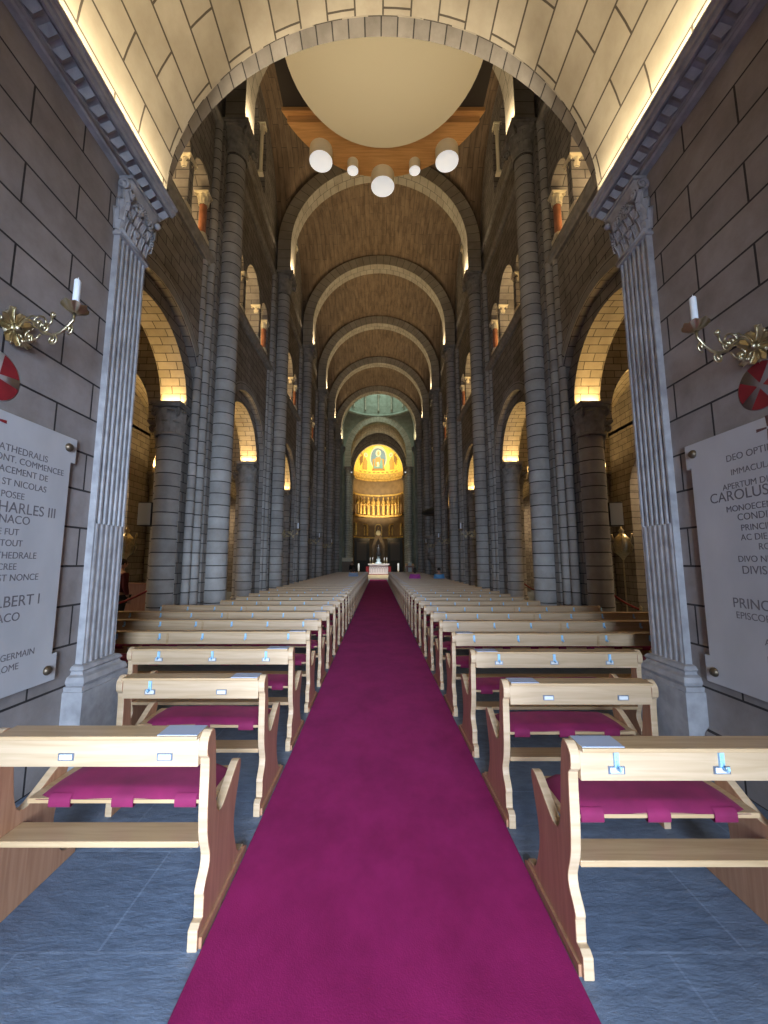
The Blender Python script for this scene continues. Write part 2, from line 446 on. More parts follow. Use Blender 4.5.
# ------------------------------------------------------------------ carved capital
def leaf(m, base, out, up, side, w, h, curl, n=6, k=4):
    base, out, up, side = Vector(base), Vector(out), Vector(up), Vector(side)
    def fn(u, v):
        ww = w * (1 - .25 * v) * sin(pi * (0.28 + .55 * v)) * 1.15
        x = (u - .5) * 2
        lobes = 1 + .14 * cos(v * 22)
        o = curl * (v ** 2.2) + .018 * (1 - x * x)
        z = h * (v if v < .85 else .85 - (v - .85) * .6)
        return base + side * (x * ww * .5 * lobes) + up * z + out * (o + .004)
    m.grid(fn, k, n, True)
    m.tube([base + up * (h * t) + out * (curl * t ** 2.2 + .024) for t in (0, .3, .6, .82)], .007, 5)
def volute(m, c, out, up, r, th, turns=1.6):
    c, out, up = Vector(c), Vector(out), Vector(up)
    pts = []; rs = []
    for k in range(22):
        a = -pi / 2 + k / 21 * turns * 2 * pi; rr = r * (1 - .82 * k / 21)
        pts.append(c + out * (rr * cos(a)) + up * (rr * sin(a))); rs.append(th * (1 - .5 * k / 21))
    m.tube(pts, th, 6, rs=rs); m.ball(c, th * 1.3, n=8, m=6)
def capital_round(m, r, z0, z1, half, nl=8, a0=0, a1=2 * pi):
    h = z1 - z0
    m.lathe([(r * 1.12, z0), (r * 1.2, z0 + h * .03), (r * 1.12, z0 + h * .07), (r, z0 + h * .08), (r * 1.02, z0 + h * .4), (r * 1.18, z0 + h * .7), (half * .9, z0 + h * .84)], n=24)
    for tier in range(2):
        for k in range(nl):
            a = 2 * pi * (k + .5 * tier) / nl
            o = Vector((cos(a), sin(a), 0)); sd = Vector((-sin(a), cos(a), 0))
            leaf(m, o * (r * 1.0) + Vector((0, 0, z0 + h * (.08 + .04 * tier))), o, (0, 0, 1), sd, 2 * pi * r / nl * 1.05, h * (.40 + .33 * tier), r * (.30 + .22 * tier))
    for k in range(4):
        a = pi / 4 + k * pi / 2; o = Vector((cos(a), sin(a), 0))
        volute(m, o * (half * 1.12) + Vector((0, 0, z0 + h * .72)), o, (0, 0, 1), h * .13, h * .04)
    m.box(-half, half, -half, half, z0 + h * .86, z0 + h * .92)
    m.box(-half * 1.08, half * 1.08, -half * 1.08, half * 1.08, z0 + h * .92, z1)

def shaft(m, r, z0, z1, cx=0, cy=0, n=24):
    m.grid(lambda u, v: (cx + r * cos(2 * pi * u), cy + r * sin(2 * pi * u), z0 + v * (z1 - z0)), n, 1, True, lambda u, v: (.3, z0 + v * (z1 - z0)))
def base_round(m, r, z0, h, cx=0, cy=0):
    m.box(cx - r * 1.35, cx + r * 1.35, cy - r * 1.35, cy + r * 1.35, z0, z0 + h * .5)
    m.lathe([(r * 1.33, z0 + h * .5), (r * 1.36, z0 + h * .6), (r * 1.3, z0 + h * .7), (r * 1.12, z0 + h * .74), (r * 1.1, z0 + h * .82), (r * 1.18, z0 + h * .88), (r * 1.14, z0 + h * .96), (r, z0 + h)], cx, cy)

# ------------------------------------------------------------------ fluted pilasters at the end of the entrance walls
for s, nm in ((-1, 'left'), (1, 'right')):
    root = empty('fluted_pilaster', (s * XW, 3.85, 0))
    tag(root, 'tall fluted stone pilaster with carved capital at the end of the %s entrance wall' % nm, 'pilaster')
    # shaft: fluted profile in plan
    y0, y1, X = -.24, .19, -s * .06
    def plan(reeded):
        pts = [(0, y0), (X, y0)]
        nf = 6; pitch = (y1 - y0 - .02) / nf
        for k in range(nf):
            a = y0 + .01 + k * pitch
            pts += [(X, a + .012)]
            for j in range(1, 8):
                th = pi * j / 8
                yy = a + pitch / 2 - (pitch / 2 - .013) * cos(th)
                d = sin(th) * .042 * (-.15 if reeded else 1)
                pts.append((X + s * d, yy))
            pts += [(X, a + pitch - .012)]
        pts += [(X, y1), (0, y1)]
        return pts
    MB().prism(plan(True), .82, 2.05, 'z').build('reeded_shaft', M['carved'], root)
    MB().prism(plan(False), 2.05, 4.93, 'z').build('fluted_shaft', M['carved'], root)
    m = MB()
    def blk(z0, z1, px, py): m.box(*sorted((0, -s * px)), y0 - py, y1 + py * .75, z0, z1)
    blk(.0, .62, .17, .12); blk(.62, .66, .155, .11)
    prof = [(.145, .66), (.16, .69), (.145, .73), (.11, .745), (.10, .765), (.12, .785), (.10, .81), (.065, .82)]
    for (a, z), (b, zz) in zip(prof, prof[1:]):
        p0 = [(-s * a, y0 - (a - .06)), (-s * a, y1 + (a - .06) * .6)]; p1 = [(-s * b, y0 - (b - .06)), (-s * b, y1 + (b - .06) * .6)]
        m.face([(p0[0][0], p0[0][1], z), (p0[1][0], p0[1][1], z), (p1[1][0], p1[1][1], zz), (p1[0][0], p1[0][1], zz)])
        for i in (0, 1):
            m.face([(0, p0[i][1], z), (p0[i][0], p0[i][1], z), (p1[i][0], p1[i][1], zz), (0, p1[i][1], zz)])
    m.build('pilaster_base', M['carved'], root)
    # capital: bell flaring towards the cornice, leaves, swirls, face rosettes
    m = MB(); z0, z1 = 4.93, 5.60
    m.box(*sorted((0, -s * .085)), y0 - .02, y1 + .02, z0, z0 + .03); m.tube([(-s * .085, y0 - .02, z0 + .045), (-s * .085, y1 + .02, z0 + .045)], .018, 8)
    def bell(v): return .05 + .085 * v ** 2.2
    for sd_ in range(1):
        m.grid(lambda u, v: (-s * bell(v), y0 + u * ((y1 - y0) + (bell(v) - .05) * 1.2), z0 + .04 + v * .58), 6, 8, True)
        for yy, sg in ((y0, 0), (y1, 1.2)):
            m.grid(lambda u, v: (-s * bell(v) * u, yy + sg * (bell(v) - .05), z0 + .04 + v * .58), 2, 8, True)
    out = Vector((-s, 0, 0))
    for tier in range(2):
        for k in range(5):
            yy = y0 + .04 + k * .09 - .03 * tier
            leaf(m, (-s * (.055 + .01 * tier), yy, z0 + .05 + tier * .10), out, (0, 0, 1), (0, 1, 0), .105, .20 + .04 * tier, .06 + .02 * tier)
    for k in range(3):
        leaf(m, (-s * (.01 + .04 * k), y1, z0 + .06 + .1 * k), (0, 1, 0), (0, 0, 1), (1, 0, 0), .10, .26, .07)
    for k in range(3):
        leaf(m, (-s * (.01 + .04 * k), y0, z0 + .06 + .1 * k), (0, -1, 0), (0, 0, 1), (1, 0, 0), .10, .26, .05)
    volute(m, (-s * .07, y0 - .03, z1 - .12), (1, 0, 0), (0, 0, 1), .06, .018)
    yc = (y0 + y1) / 2
    for a, b, r in ((-.12, .33, .075), (.10, .30, .085), (-.02, .44, .07), (.15, .47, .06), (-.15, .50, .05), (.0, .21, .06)):
        volute(m, (-s * (.085 + .12 * b ** 2), yc + a, z0 + b), (0, 1 if a > 0 else -1, 0), (0, 0, 1), r, .018)
    for k in range(30):   # bead swag curving over the face
        a = pi * (1.0 - k / 29 * 1.15)
        m.ball((-s * (.10 + .0012 * k), yc + .205 * cos(a), z0 + .26 + .27 * sin(a)), .011, n=6, m=5)
    for k in range(30):
        a = pi * (1.0 - k / 29 * 1.15)
        m.ball((-s * (.105 + .0012 * k), yc + .165 * cos(a), z0 + .26 + .225 * sin(a)), .009, n=6, m=5)
    m.ball((-s * .13, y1 + .06, z1 - .13), .035, n=8, m=6)
    m.box(*sorted((0, -s * .14)), y0, y1 + .10, z1 - .03, z1)
    m.build('carved_capital', M['carved'], root)

# ------------------------------------------------------------------ nave side walls
def triforium_ops(c):
    return [(c - 1.28, .42, 10.2, 9.0, .42), (c, .68, 10.2, 9.0, .78), (c + 1.28, .42, 10.2, 9.0, .42)]
for s, nm in ((-1, 'left'), (1, 'right')):
    P1 = lambda a, z, t: (s * (XN + .15 * t), a, z)
    P2 = lambda a, z, t: (s * (XN + .15 + (XB - XN - .15) * t), a, z)
    P3 = lambda a, z, t: (s * (XN + .5 * t), a, z)
    m = MB(); mv = MB()
    for bi, (a0, a1, c) in enumerate(BAYS):
        arch_wall(m, a0, a1, 0, 8.5, [(c, 1.78, ZI, 0, 1.78)], P1, 28, back=False)
        arch_wall(m, a0, a1, 0, 8.5, [(c, 1.45, ZI, 0, 1.45)], P2, 28, soffit=False)
        # soffit of the inner order in the paler arch stone
        mv.grid(lambda u, v: (s * (XN + .15 + v * (XB - XN - .15)), c - 1.45 * cos(pi * u), ZI + 1.45 * sin(pi * u)), 28, 1, True, lambda u, v: (v * .55 + .1, u * pi * 1.45 * 1.0))
        for sg in (-1, 1):
            m.face([P2(c + sg * 1.45, 0, 0), P2(c + sg * 1.45, 0, 1), P2(c + sg * 1.45, ZI, 1), P2(c + sg * 1.45, ZI, 0)], [(0, 0), (.55, 0), (.55, ZI), (0, ZI)])
        arch_wall(m, a0, a1, 8.5, 12.4, [o for o in triforium_ops(c) if o[0] + o[1] < a1 - .2 and o[0] - o[1] > a0 + .1], P3, 14)
        cw = c
        arch_wall(m, a0, a1, 12.4, 18.4, [(cw - .42, .3, 16.2, 14.4, .35), (cw + .42, .3, 16.2, 14.4, .35)], P3, 12)
    m.face([P3(COLS[-1], 0, 0), P3(COLS[-1] + 1.2, 0, 0), P3(COLS[-1] + 1.2, 18.4, 0), P3(COLS[-1], 18.4, 0)])
    struct(m.build('wall_' + nm, M['nave']))
    struct(mv.build('trim_%d' % (3 if s < 0 else 4), M['vault_small']))
    # voussoir ring of every arch
    mr = MB()
    for (a0, a1, c) in BAYS:
        ring(mr, c, 1.78, 2.02, ZI, lambda a, z, t: (s * (XN - .025 * t), a, z), 0, 1)
    struct(mr.build('trim_%d' % (5 if s < 0 else 6), M['column']))
    # string courses
    for zi, (z, dz, px) in enumerate(((8.5, .22, .13), (12.35, .2, .12), (13.6, .1, .07))):
        mm = MB().prism([(s * (XN + .02), z), (s * (XN - px * .5), z), (s * (XN - px * .6), z + dz * .3), (s * (XN - px), z + dz * .5), (s * (XN - px), z + dz), (s * (XN + .02), z + dz)], 4.75, 36.5, 'y')
        struct(mm.build('trim_%d' % (7 + zi * 2 + (s > 0)), M['carved_dark']))
    # gallery behind the triforium
    mm = MB().box(*sorted((s * (XN + .5), s * 7.0)), 4.76, 36.5, 8.68, 8.8)
    mm.box(*sorted((s * 6.2, s * 6.3)), 4.76, 36.5, 8.8, 12.4).box(*sorted((s * (XN + .5), s * 7.0)), 4.76, 36.5, 12.42, 12.55)
    struct(mm.build('wall_gallery_' + nm, M['vault_small']))
    # clerestory windows
    for bi, (a0, a1, c) in enumerate(BAYS):
        mm = MB().box(*sorted((s * (XN + .40), s * (XN + .42))), c - .75, c + .75, 14.4, 16.6)
        o = mm.build('window_%d' % (bi * 2 + (1 if s < 0 else 2)), plain('clerestory_glass_%d%s' % (bi, nm[0]), (.10, .07, .05), .3)); struct(o)

# nave columns, responds, piers
def nave_column_proto():
    root = empty('nave_column', (0, 0, 0))
    m = MB(); shaft(m, .25, .55, 11.9); m.build('column_shaft', M['column'], root)
    m = MB(); base_round(m, .25, 0, .55); m.build('column_base', M['column'], root)
    m = MB(); capital_round(m, .25, 11.9, 12.7, .40); m.build('carved_capital', M['carved_dark'], root)
    m = MB()
    m.box(.14, .34, -.40, .40, 0, ZC); m.build('dosseret', M['nave'], root)
    for yy in (-.52, .52):
        m = MB(); shaft(m, .10, .0, 12.4, .25, yy, 14); m.build('slender_shaft', M['column'], root)
    for yy in (-.76, .76):
        m = MB(); shaft(m, .085, .0, 8.5, .30, yy, 12); m.build('slender_shaft', M['column'], root)
    return root
pc = nave_column_proto(); first = True
for s, nm in ((-1, 'left'), (1, 'right')):
    for i, y in enumerate(COLS):
        o = pc if first else copy_tree(pc); first = False
        o.location = (s * 3.71, y, 0); o.rotation_euler = (0, 0, 0 if s > 0 else pi)
        tag(o, 'tall round grey column with carved capital, %s from the entrance on the %s of the nave' % (ORD[i], nm), 'column', 'tall nave columns')

# arcade responds: jamb half column with capital at each side of each arch, aisle-side half column
def respond_proto():
    root = empty('arcade_respond', (0, 0, 0))
    # local +y points into the opening; local +x to the aisle
    m = MB(); shaft(m, .26, .5, 4.3, .0, -.04); m.build('half_column', M['column'], root)
    m = MB(); base_round(m, .26, 0, .5, .0, -.04); m.build('column_base', M['column'], root)
    m = MB(); capital_round(m, .25, 4.3, 5.0, .285, 8); m.build('carved_capital', M['carved_dark'], root)
    m = MB().box(-.07, .07, .20, .235, 5.0, 5.02)
    return root
pr_ = respond_proto(); first = True
for s, nm in ((-1, 'left'), (1, 'right')):
    for bi, (a0, a1, c) in enumerate(BAYS):
        for sg, wh in ((-1, 'near'), (1, 'far')):
            if bi == 0 and sg < 0: continue
            o = pr_ if first else copy_tree(pr_); first = False
            yy = c + sg * 1.45
            o.location = (s * 4.43, yy, 0); o.rotation_euler = (0, 0, 0 if sg < 0 else pi)
            tag(o, 'round respond column with leafy capital on the %s side of the %s arch, %s arcade' % (wh, ORD[bi], nm), 'column', 'arcade respond columns')
            e = MB().box(*sorted((s * 4.18, s * 4.68)), *sorted((yy - sg * .0, yy - sg * .03)), 5.0, 5.02).build('light_strip', M['led'])
            tag(e, 'warm strip light on the %s impost of the %s arch, %s arcade' % (wh, ORD[bi], nm), 'strip light', 'arcade strip lights')
            if sg > 0 or bi < 3:
                area('impost_light', (s * 4.43, yy - sg * .04, 5.05), (.45, .04), 12 if sg > 0 else 8, WARM, (0, -sg * .35, 1), 150)

# transverse arches of the nave
for i, y in enumerate(COLS):
    m = MB()
    P = lambda a, z, t: (a, y - .34 + .68 * t, z)
    ring(m, 0, RV - .05, RV + .45, ZS, P, 0, 1, 40, 1.0, stilt=ZS - ZC)
    struct(m.build('trim_%d' % (20 + i), M['arch']), 'broad round arch of pale stone across the nave')
    for s in (-1, 1):
        e = MB().box(*sorted((s * 3.36, s * 3.40)), y - .30, y + .30, 12.70, 12.72).build('light_strip', M['led'])
        tag(e, 'warm strip light above the %s column capital on the %s' % (ORD[i], 'left' if s < 0 else 'right'), 'strip light', 'nave capital strip lights')
        area('capital_light', (s * 3.20, y, 12.80), (.05, .6), 26, (1, .80, .52), (-s * .10, 0, 1), 150)
# nave groin vaults
m = MB()
for (a0, a1, c) in BAYS:
    hy = (a1 - a0) / 2; N_ = 36; cy = (a0 + a1) / 2
    def h(x, y):
        h1 = ZS + sqrt(max(0, 16.4 - x * x)) * .97
        h2 = ZS + 3.75 * sqrt(max(0, 1 - ((y - cy) / hy) ** 2))
        return max(h1, h2)
    m.grid(lambda u, v: (-4.05 + 8.1 * u, a0 + (a1 - a0) * v, h(-4.05 + 8.1 * u, a0 + (a1 - a0) * v)), N_ * 2, N_, True,
           lambda u, v: ((a0 + (a1 - a0) * v), 8.1 * u))
struct(m.build('ceiling', M['web']))

# ------------------------------------------------------------------ aisles
for s, nm in ((-1, 'left'), (1, 'right')):
    m = MB()
    XO = 8.3
    for bi, (a0, a1, c) in enumerate(BAYS):
        hy = (a1 - a0) / 2; cy = (a0 + a1) / 2; cx = (XB + XO) / 2; hx = (XO - XB) / 2
        def h(x, y):
            return max(ZI + .9 + 1.75 * sqrt(max(0, 1 - ((x - cx) / hx) ** 2)), ZI + .9 + 1.75 * sqrt(max(0, 1 - ((y - cy) / hy) ** 2)))
        m.grid(lambda u, v: (s * (XB + (XO - XB) * u), a0 + (a1 - a0) * v, h(XB + (XO - XB) * u, a0 + (a1 - a0) * v)), 20, 20, True, lambda u, v: ((a0 + (a1 - a0) * v), (XO - XB) * u))
    struct(m.build('ceiling_aisle_' + nm, M['vault_small']))
    m = MB()
    PO = lambda a, z, t: (s * (XO + .5 * t), a, z)
    for bi, (a0, a1, c) in enumerate(BAYS):
        arch_wall(m, a0, a1, 0, 8.6, [(cy_ := (a0 + a1) / 2, 1.35, 4.0, 0, 1.35)], PO, 20)
    m.box(*sorted((s * 10.6, s * 10.7)), 4.75, 36.5, 0, 8)
    m.box(*sorted((s * 8.3, s * 10.7)), 4.75, 36.5, 6.2, 6.3)
    for (a0, a1, c) in BAYS: m.box(*sorted((s * 8.7, s * 10.6)), a1 - .2, a1 + .2, 0, 6.2)
    struct(m.build('wall_aisle_' + nm, M['nave']))
    # transverse arches of the aisle
    for i, y in enumerate(COLS):
        m = MB()
        PT = lambda a, z, t: (s * a, y - .3 + .6 * t, z)
        arch_wall(m, XB, XO, 4.9, 8.4, [(6.72, 1.42, 5.1, 4.9, 1.42)], PT, 24)
        struct(m.build('trim_%d' % (30 + i + (10 if s > 0 else 0)), M['vault_small']))
        if i < 4:
            area('aisle_arch_light', (s * 5.33, y, 5.1), (.05, .5), 45, WARM, (s * .2, 0, 1), 170)
            area('aisle_arch_light', (s * 8.1, y, 5.1), (.05, .5), 55, WARM, (-s * .2, 0, 1), 170)
    for (a0, a1, c) in BAYS[:4]:
        area('chapel_light', (s * 9.5, c, 5.6), (1.2, 1.2), 90, (1, .72, .42), (0, 0, -1), 180)
# aisle-side columns
def aisle_col():
    root = empty('aisle_column', (0, 0, 0))
    m = MB(); shaft(m, .27, .5, 4.3); m.build('column_shaft', M['column'], root)
    m = MB(); base_round(m, .27, 0, .5); m.build('column_base', M['column'], root)
    m = MB(); capital_round(m, .26, 4.3, 4.9, .33, 8); m.build('carved_capital', M['carved_dark'], root)
    return root
pa = aisle_col(); first = True
for s, nm in ((-1, 'left'), (1, 'right')):
    for i, y in enumerate(COLS[:5]):
        for X, wh in ((4.93, 'behind the nave column'), (8.07, 'against the outer wall')):
            o = pa if first else copy_tree(pa); first = False
            o.location = (s * X, y, 0)
            tag(o, 'round stone column %s in the %s aisle, %s from the entrance' % (wh, nm, ORD[i]), 'column', 'aisle columns')

# ------------------------------------------------------------------ triforium colonnettes
def colonnette():
    root = empty('gallery_colonnette', (0, 0, 0))
    m = MB(); shaft(m, .085, 9.22, 9.92, n=14); m.build('marble_shaft', M['redshaft'], root)
    m = MB(); base_round(m, .09, 9.0, .22); m.build('column_base', M['cream'], root)
    m = MB(); capital_round(m, .088, 9.92, 10.2, .15, 6); m.build('carved_capital', M['cream'], root)
    return root
pg = colonnette(); first = True
for s, nm in ((-1, 'left'), (1, 'right')):
    for bi, (a0, a1, c) in enumerate(BAYS):
        js = [(-.77, 'second'), (.77, 'third'), (-1.62, 'nearest'), (1.62, 'farthest')]
        for dy, w in js:
            if c + dy > a1 - .6 or c + dy < a0 + .3: continue
            o = pg if first else copy_tree(pg); first = False
            o.location = (s * 4.12, c + dy, 0)
            tag(o, 'red marble colonnette, %s in the %s gallery opening from the entrance, %s side' % (w, ORD[bi], nm), 'colonnette', 'gallery colonnettes')
        area('gallery_light', (s * 4.75, c, 8.9), (.3, 3.0), 60 if bi < 4 else 40, (1, .70, .34), (0, 0, 1), 180)
# pale mullion columns of the clerestory windows
q = MB(); shaft(q, .06, 14.55, 15.95, n=10); base_round(q, .065, 14.4, .15)
wm = None
for s, nm in ((-1, 'left'), (1, 'right')):
    for bi, (a0, a1, c) in enumerate(BAYS):
        if wm is None:
            wm = empty('mullion_colonnette', (0, 0, 0)); q.build('mullion_shaft', M['cream'], wm)
            q2 = MB(); capital_round(q2, .062, 15.95, 16.25, .12, 5); q2.build('carved_capital', M['cream'], wm); o = wm
        else: o = copy_tree(wm)
        o.location = (s * 3.93, c, 0)
        tag(o, 'pale slender column dividing the %s high window on the %s, counted from the entrance' % (ORD[bi], nm), 'colonnette', 'high window columns')

# ------------------------------------------------------------------ crossing with lantern, choir bay, apse
YX0, YX1 = 36.5, 44.5
m = MB()
for y0_, y1_, zz in ((YX0 - .6, YX0, 13.2), (YX1, YX1 + .7, 13.2)):
    arch_wall(m, -9, 9, 0, 26, [(0, 3.3, zz + .9, 0, 3.6)], lambda a, z, t: (a, y0_ + (y1_ - y0_) * t, z), 32)
struct(m.build('wall_crossing', M['greenstone']))
m = MB()
for sg in (-1, 1):
    arch_wall(m, YX0, YX1, 0, 26, [((YX0 + YX1) / 2, 3.2, 13.5, 0, 3.2)], lambda a, z, t: (sg * (4.2 + .6 * t), a, z), 28)
    m.box(*sorted((sg * 8.8, sg * 9.0)), YX0, YX1, 0, 20)
struct(m.build('wall_transept', M['greenstone']))
# lantern drum with blind arcade
m = MB(); cyx = (YX0 + YX1) / 2
m.lathe([(4.1, 18.6), (4.1, 22.0), (3.6, 23.6), (2.4, 24.9), (0.01, 25.5)], 0, cyx, 40)
m.lathe([(4.15, 18.3), (3.95, 18.35), (3.95, 18.6), (4.15, 18.65)], 0, cyx, 40)
struct(m.build('ceiling_lantern', M['greenstone']))
mm = MB()
for k in range(16):
    a = 2 * pi * k / 16
    cx_, cy_ = 3.9 * cos(a), cyx + 3.9 * sin(a)
    mm.lathe([(.12, 19.0), (.09, 19.1), (.09, 20.6), (.15, 20.8), (.17, 20.95)], cx_, cy_, 8)
struct(mm.build('trim_60', M['arch']))
area('lantern_daylight', (0, cyx, 24.6), (4, 4), 420, (.72, .95, .82), (0, 0, -1), 180)
area('crossing_lamp', (0, YX0 + .6, 12.5), (2.5, .3), 60, (1, .72, .4), (0, 1, .5), 160)
# choir bay
RA_ = 3.3
m = MB()
for sg in (-1, 1):
    arch_wall(m, YX1 + .7, 50, 0, 17.5, [], lambda a, z, t: (sg * (3.6 + .4 * t), a, z), back=False)
m.grid(lambda u, v: (-3.6 * cos(pi * u), YX1 + .7 + v * (50 - YX1 - .7), 13.5 + 4.6 * sin(pi * u)), 32, 1, True, lambda u, v: (v * 5, 11 * u))
for sg in (-1, 1): m.box(*sorted((sg * 3.6, sg * 3.9)), YX1 + .3, 50.2, 0, 13.6)
struct(m.build('wall_choir', M['nave']))
m = MB(); arch_wall(m, -6, 6, 0, 22, [(0, RA_ - .02, 13.4, 0, 3.72)], lambda a, z, t: (a, 50.0 - .2 * t, z), 40)
struct(m.build('wall_chancel', M['nave']))
for i, (y, r) in enumerate(((YX1 - .05, 3.3), (49.6, 3.3))):
    m = MB(); ring(m, 0, r - .15, r + .5, 13.0 if i else 14.1, lambda a, z, t: (a, y + .4 * t, z), 0, 1, 36, 1.16, stilt=2)
    struct(m.build('trim_%d' % (61 + i), M['arch'] if i == 0 else M['nave']))
for sg in (-1, 1):
    for j, y in enumerate((YX0 + .1, YX1 - .2, 47.4, 49.6)):
        root = empty('choir_column', (sg * (3.45 if j else 3.6), y, 0))
        tag(root, 'tall plain choir column with small capital, %s past the nave on the %s' % (ORD[j], 'left' if sg < 0 else 'right'), 'column', 'choir columns')
        q = MB(); shaft(q, .28, .6, 11.6, n=16); q.build('column_shaft', M['column'], root)
        q = MB(); base_round(q, .28, 0, .6); q.build('column_base', M['column'], root)
        q = MB(); capital_round(q, .28, 11.6, 12.4, .42, 6); q.build('carved_capital', M['carved_dark'], root)
for sg in (-1, 1):
    o = MB().lathe([(.01, 0), (.09, 0), (.09, .12), (.02, .14)], sg * 3.05, 44.3, 10).build('spot_lamp', M['lens']); o.location.z = 11.7
    o.data = o.data; tag(o, 'small bright spot lamp high on the %s choir column' % ('left' if sg < 0 else 'right'), 'lamp')

# apse: half cylinder wall + conch with mosaic
YP = 50.0; RA = 3.3; ZK = 13.45; KH = 3.75
def apse(a, z, r=RA): return (-r * cos(a), YP + r * .9 * sin(a), z)
m = MB()
m.grid(lambda u, v: apse(pi * u, 0 + 13.46 * v), 32, 1, True, lambda u, v: (u * 10, v * 13.4))
struct(m.build('wall_apse', M['brownband']))
m = MB()
m.grid(lambda u, v: (-RA * cos(pi * u) * cos(pi / 2 * v), YP + RA * .9 * sin(pi * u) * cos(pi / 2 * v), ZK + KH * sin(pi / 2 * v)), 40, 20)
root = empty('apse_mosaic', (0, YP, ZK))
tag(root, 'glowing gold mosaic half dome above the altar with a seated haloed figure', 'mosaic')
def rel(o, r):
    o.parent = r; o.matrix_parent_inverse = Matrix.Translation(r.location).inverted(); return o
rel(m.build('gold_ground', M['gold']), root)
def conch(x, z, off):
    zz = (z - ZK) / KH; c = sqrt(max(1e-4, 1 - zz * zz)); R_ = RA * c
    y = YP + .9 * sqrt(max(0.0001, R_ * R_ - x * x))
    return (x * (1 - off * .2), y - off, z)
def patch(name, pts, mat, off, par=root):
    """flat tesserae field lying on the half dome; outline in x, z"""
    cx = sum(p[0] for p in pts) / len(pts); cz = sum(p[1] for p in pts) / len(pts); m = MB()
    n = len(pts)
    for k in range(n):
        a, b = pts[k], pts[(k + 1) % n]
        for j in range(3):
            t0, t1 = j / 3, (j + 1) / 3
            L = lambda p, t: conch(cx + (p[0] - cx) * t, cz + (p[1] - cz) * t, off)
            m.face([L(a, t0), L(b, t0), L(b, t1), L(a, t1)])
    return rel(m.build(name, mat), par)
def ell(cx, cz, rx, rz, n=24, a0=0, a1=2 * pi): return [(cx + rx * cos(a0 + (a1 - a0) * k / n), cz + rz * sin(a0 + (a1 - a0) * k / n)) for k in range(n)]
mc = {k: plain('tesserae_' + k, c, .5, var=.25, scale=14) for k, c in dict(blue=(.12, .22, .36), pale=(.66, .62, .50), red=(.40, .10, .05), orange=(.62, .26, .06), teal=(.16, .34, .36), skin=(.55, .34, .20), ochre=(.42, .26, .06), brown=(.22, .12, .04)).items()}
zc_ = ZK + 1.80
patch('mandorla_rim', ell(0, zc_ + .2, 1.15, 1.45), mc['pale'], .05)
patch('mandorla', ell(0, zc_ + .2, 1.02, 1.32), mc['blue'], .07)
patch('throne', [(-.75, ZK + .5), (.75, ZK + .5), (.8, ZK + 1.9), (.62, zc_ + .2), (-.62, zc_ + .2), (-.8, ZK + 1.9)], mc['ochre'], .09)
patch('robe', [(-.62, ZK + .75), (.62, ZK + .75), (.55, ZK + 1.7), (.42, zc_ + .35), (.2, zc_ + .62), (-.2, zc_ + .62), (-.42, zc_ + .35), (-.55, ZK + 1.7)], mc['teal'], .11)
patch('mantle', [(-.5, ZK + 1.1), (.05, ZK + .9), (.3, ZK + 1.9), (.25, zc_ + .4), (-.38, zc_ + .3)], mc['orange'], .13)
patch('lap_cloth', [(-.2, ZK + .8), (.12, ZK + .8), (.1, ZK + 1.6), (-.22, ZK + 1.6)], mc['pale'], .14)
patch('halo', ell(0, zc_ + .85, .36, .38), mc['pale'], .12)
patch('face', ell(0, zc_ + .82, .17, .24), mc['skin'], .15)
patch('footstool', [(-.9, ZK + .45), (.9, ZK + .45), (.8, ZK + .72), (-.8, ZK + .72)], mc['red'], .10)
for sg in (-1, 1):
    patch('angel_robe', [(sg * 1.55, ZK + .5), (sg * 2.15, ZK + .5), (sg * 2.05, ZK + 1.5), (sg * 1.8, ZK + 2.1), (sg * 1.45, ZK + 1.6)], mc['orange'] if sg > 0 else mc['ochre'], .07)
    patch('angel_wing', [(sg * 2.0, ZK + 2.3), (sg * 2.45, ZK + 1.9), (sg * 2.4, ZK + .9), (sg * 2.1, ZK + 1.5)], mc['brown'], .06)
    patch('angel_halo', ell(sg * 1.68, ZK + 2.35, .24, .25, 14), mc['pale'], .07)
    patch('angel_face', ell(sg * 1.68, ZK + 2.33, .11, .16, 12), mc['skin'], .09)
    for k in range(6):
        a = .35 + k * .19
        patch('vine_leaf', ell(sg * 2.75 * cos(a) * .93, ZK + .4 + 3.7 * sin(a), .16, .12, 10), mc['ochre'], .05)
for k in range(9):
    patch('vine_leaf', ell(-2.4 + k * .6, ZK + .22, .2, .1, 10), mc['ochre'], .05)
area('conch_light', (0, YP - .2, ZK - .15), (5.2, .2), 120, (1, .86, .50), (0, .75, 1), 160)
# gilded frieze, ledges
m = MB()
for k in range(44):
    a0_, a1_ = pi * k / 44, pi * (k + 1) / 44
    m.face([apse(a0_, 12.4, RA - .30), apse(a1_, 12.4, RA - .30), apse(a1_, 12.8 , RA - .12), apse(a0_, 12.8, RA - .12)])
    m.face([apse(a0_, 12.8, RA - .12), apse(a1_, 12.8, RA - .12), apse(a1_, 13.47, RA - .02), apse(a0_, 13.47, RA - .02)])
    am = (a0_ + a1_) / 2; p = apse(am, 12.6, RA - .25); m.ball(p, .085, n=6, m=5)
o = m.build('gilded_frieze', M['goldmatte']); tag(o, 'scalloped gilded frieze directly under the gold half dome', 'frieze')
m = MB()
for z, dz, r in ((10.4, .2, RA - .15), (7.55, .25, RA - .35), (4.75, .2, RA - .2)):
    for k in range(32):
        a0_, a1_ = pi * k / 32, pi * (k + 1) / 32
        m.face([apse(a0_, z, RA), apse(a1_, z, RA), apse(a1_, z, r), apse(a0_, z, r)]); m.face([apse(a0_, z, r), apse(a1_, z, r), apse(a1_, z + dz, r), apse(a0_, z + dz, r)])
        m.face([apse(a0_, z + dz, RA), apse(a1_, z + dz, RA), apse(a1_, z + dz, r), apse(a0_, z + dz, r)])
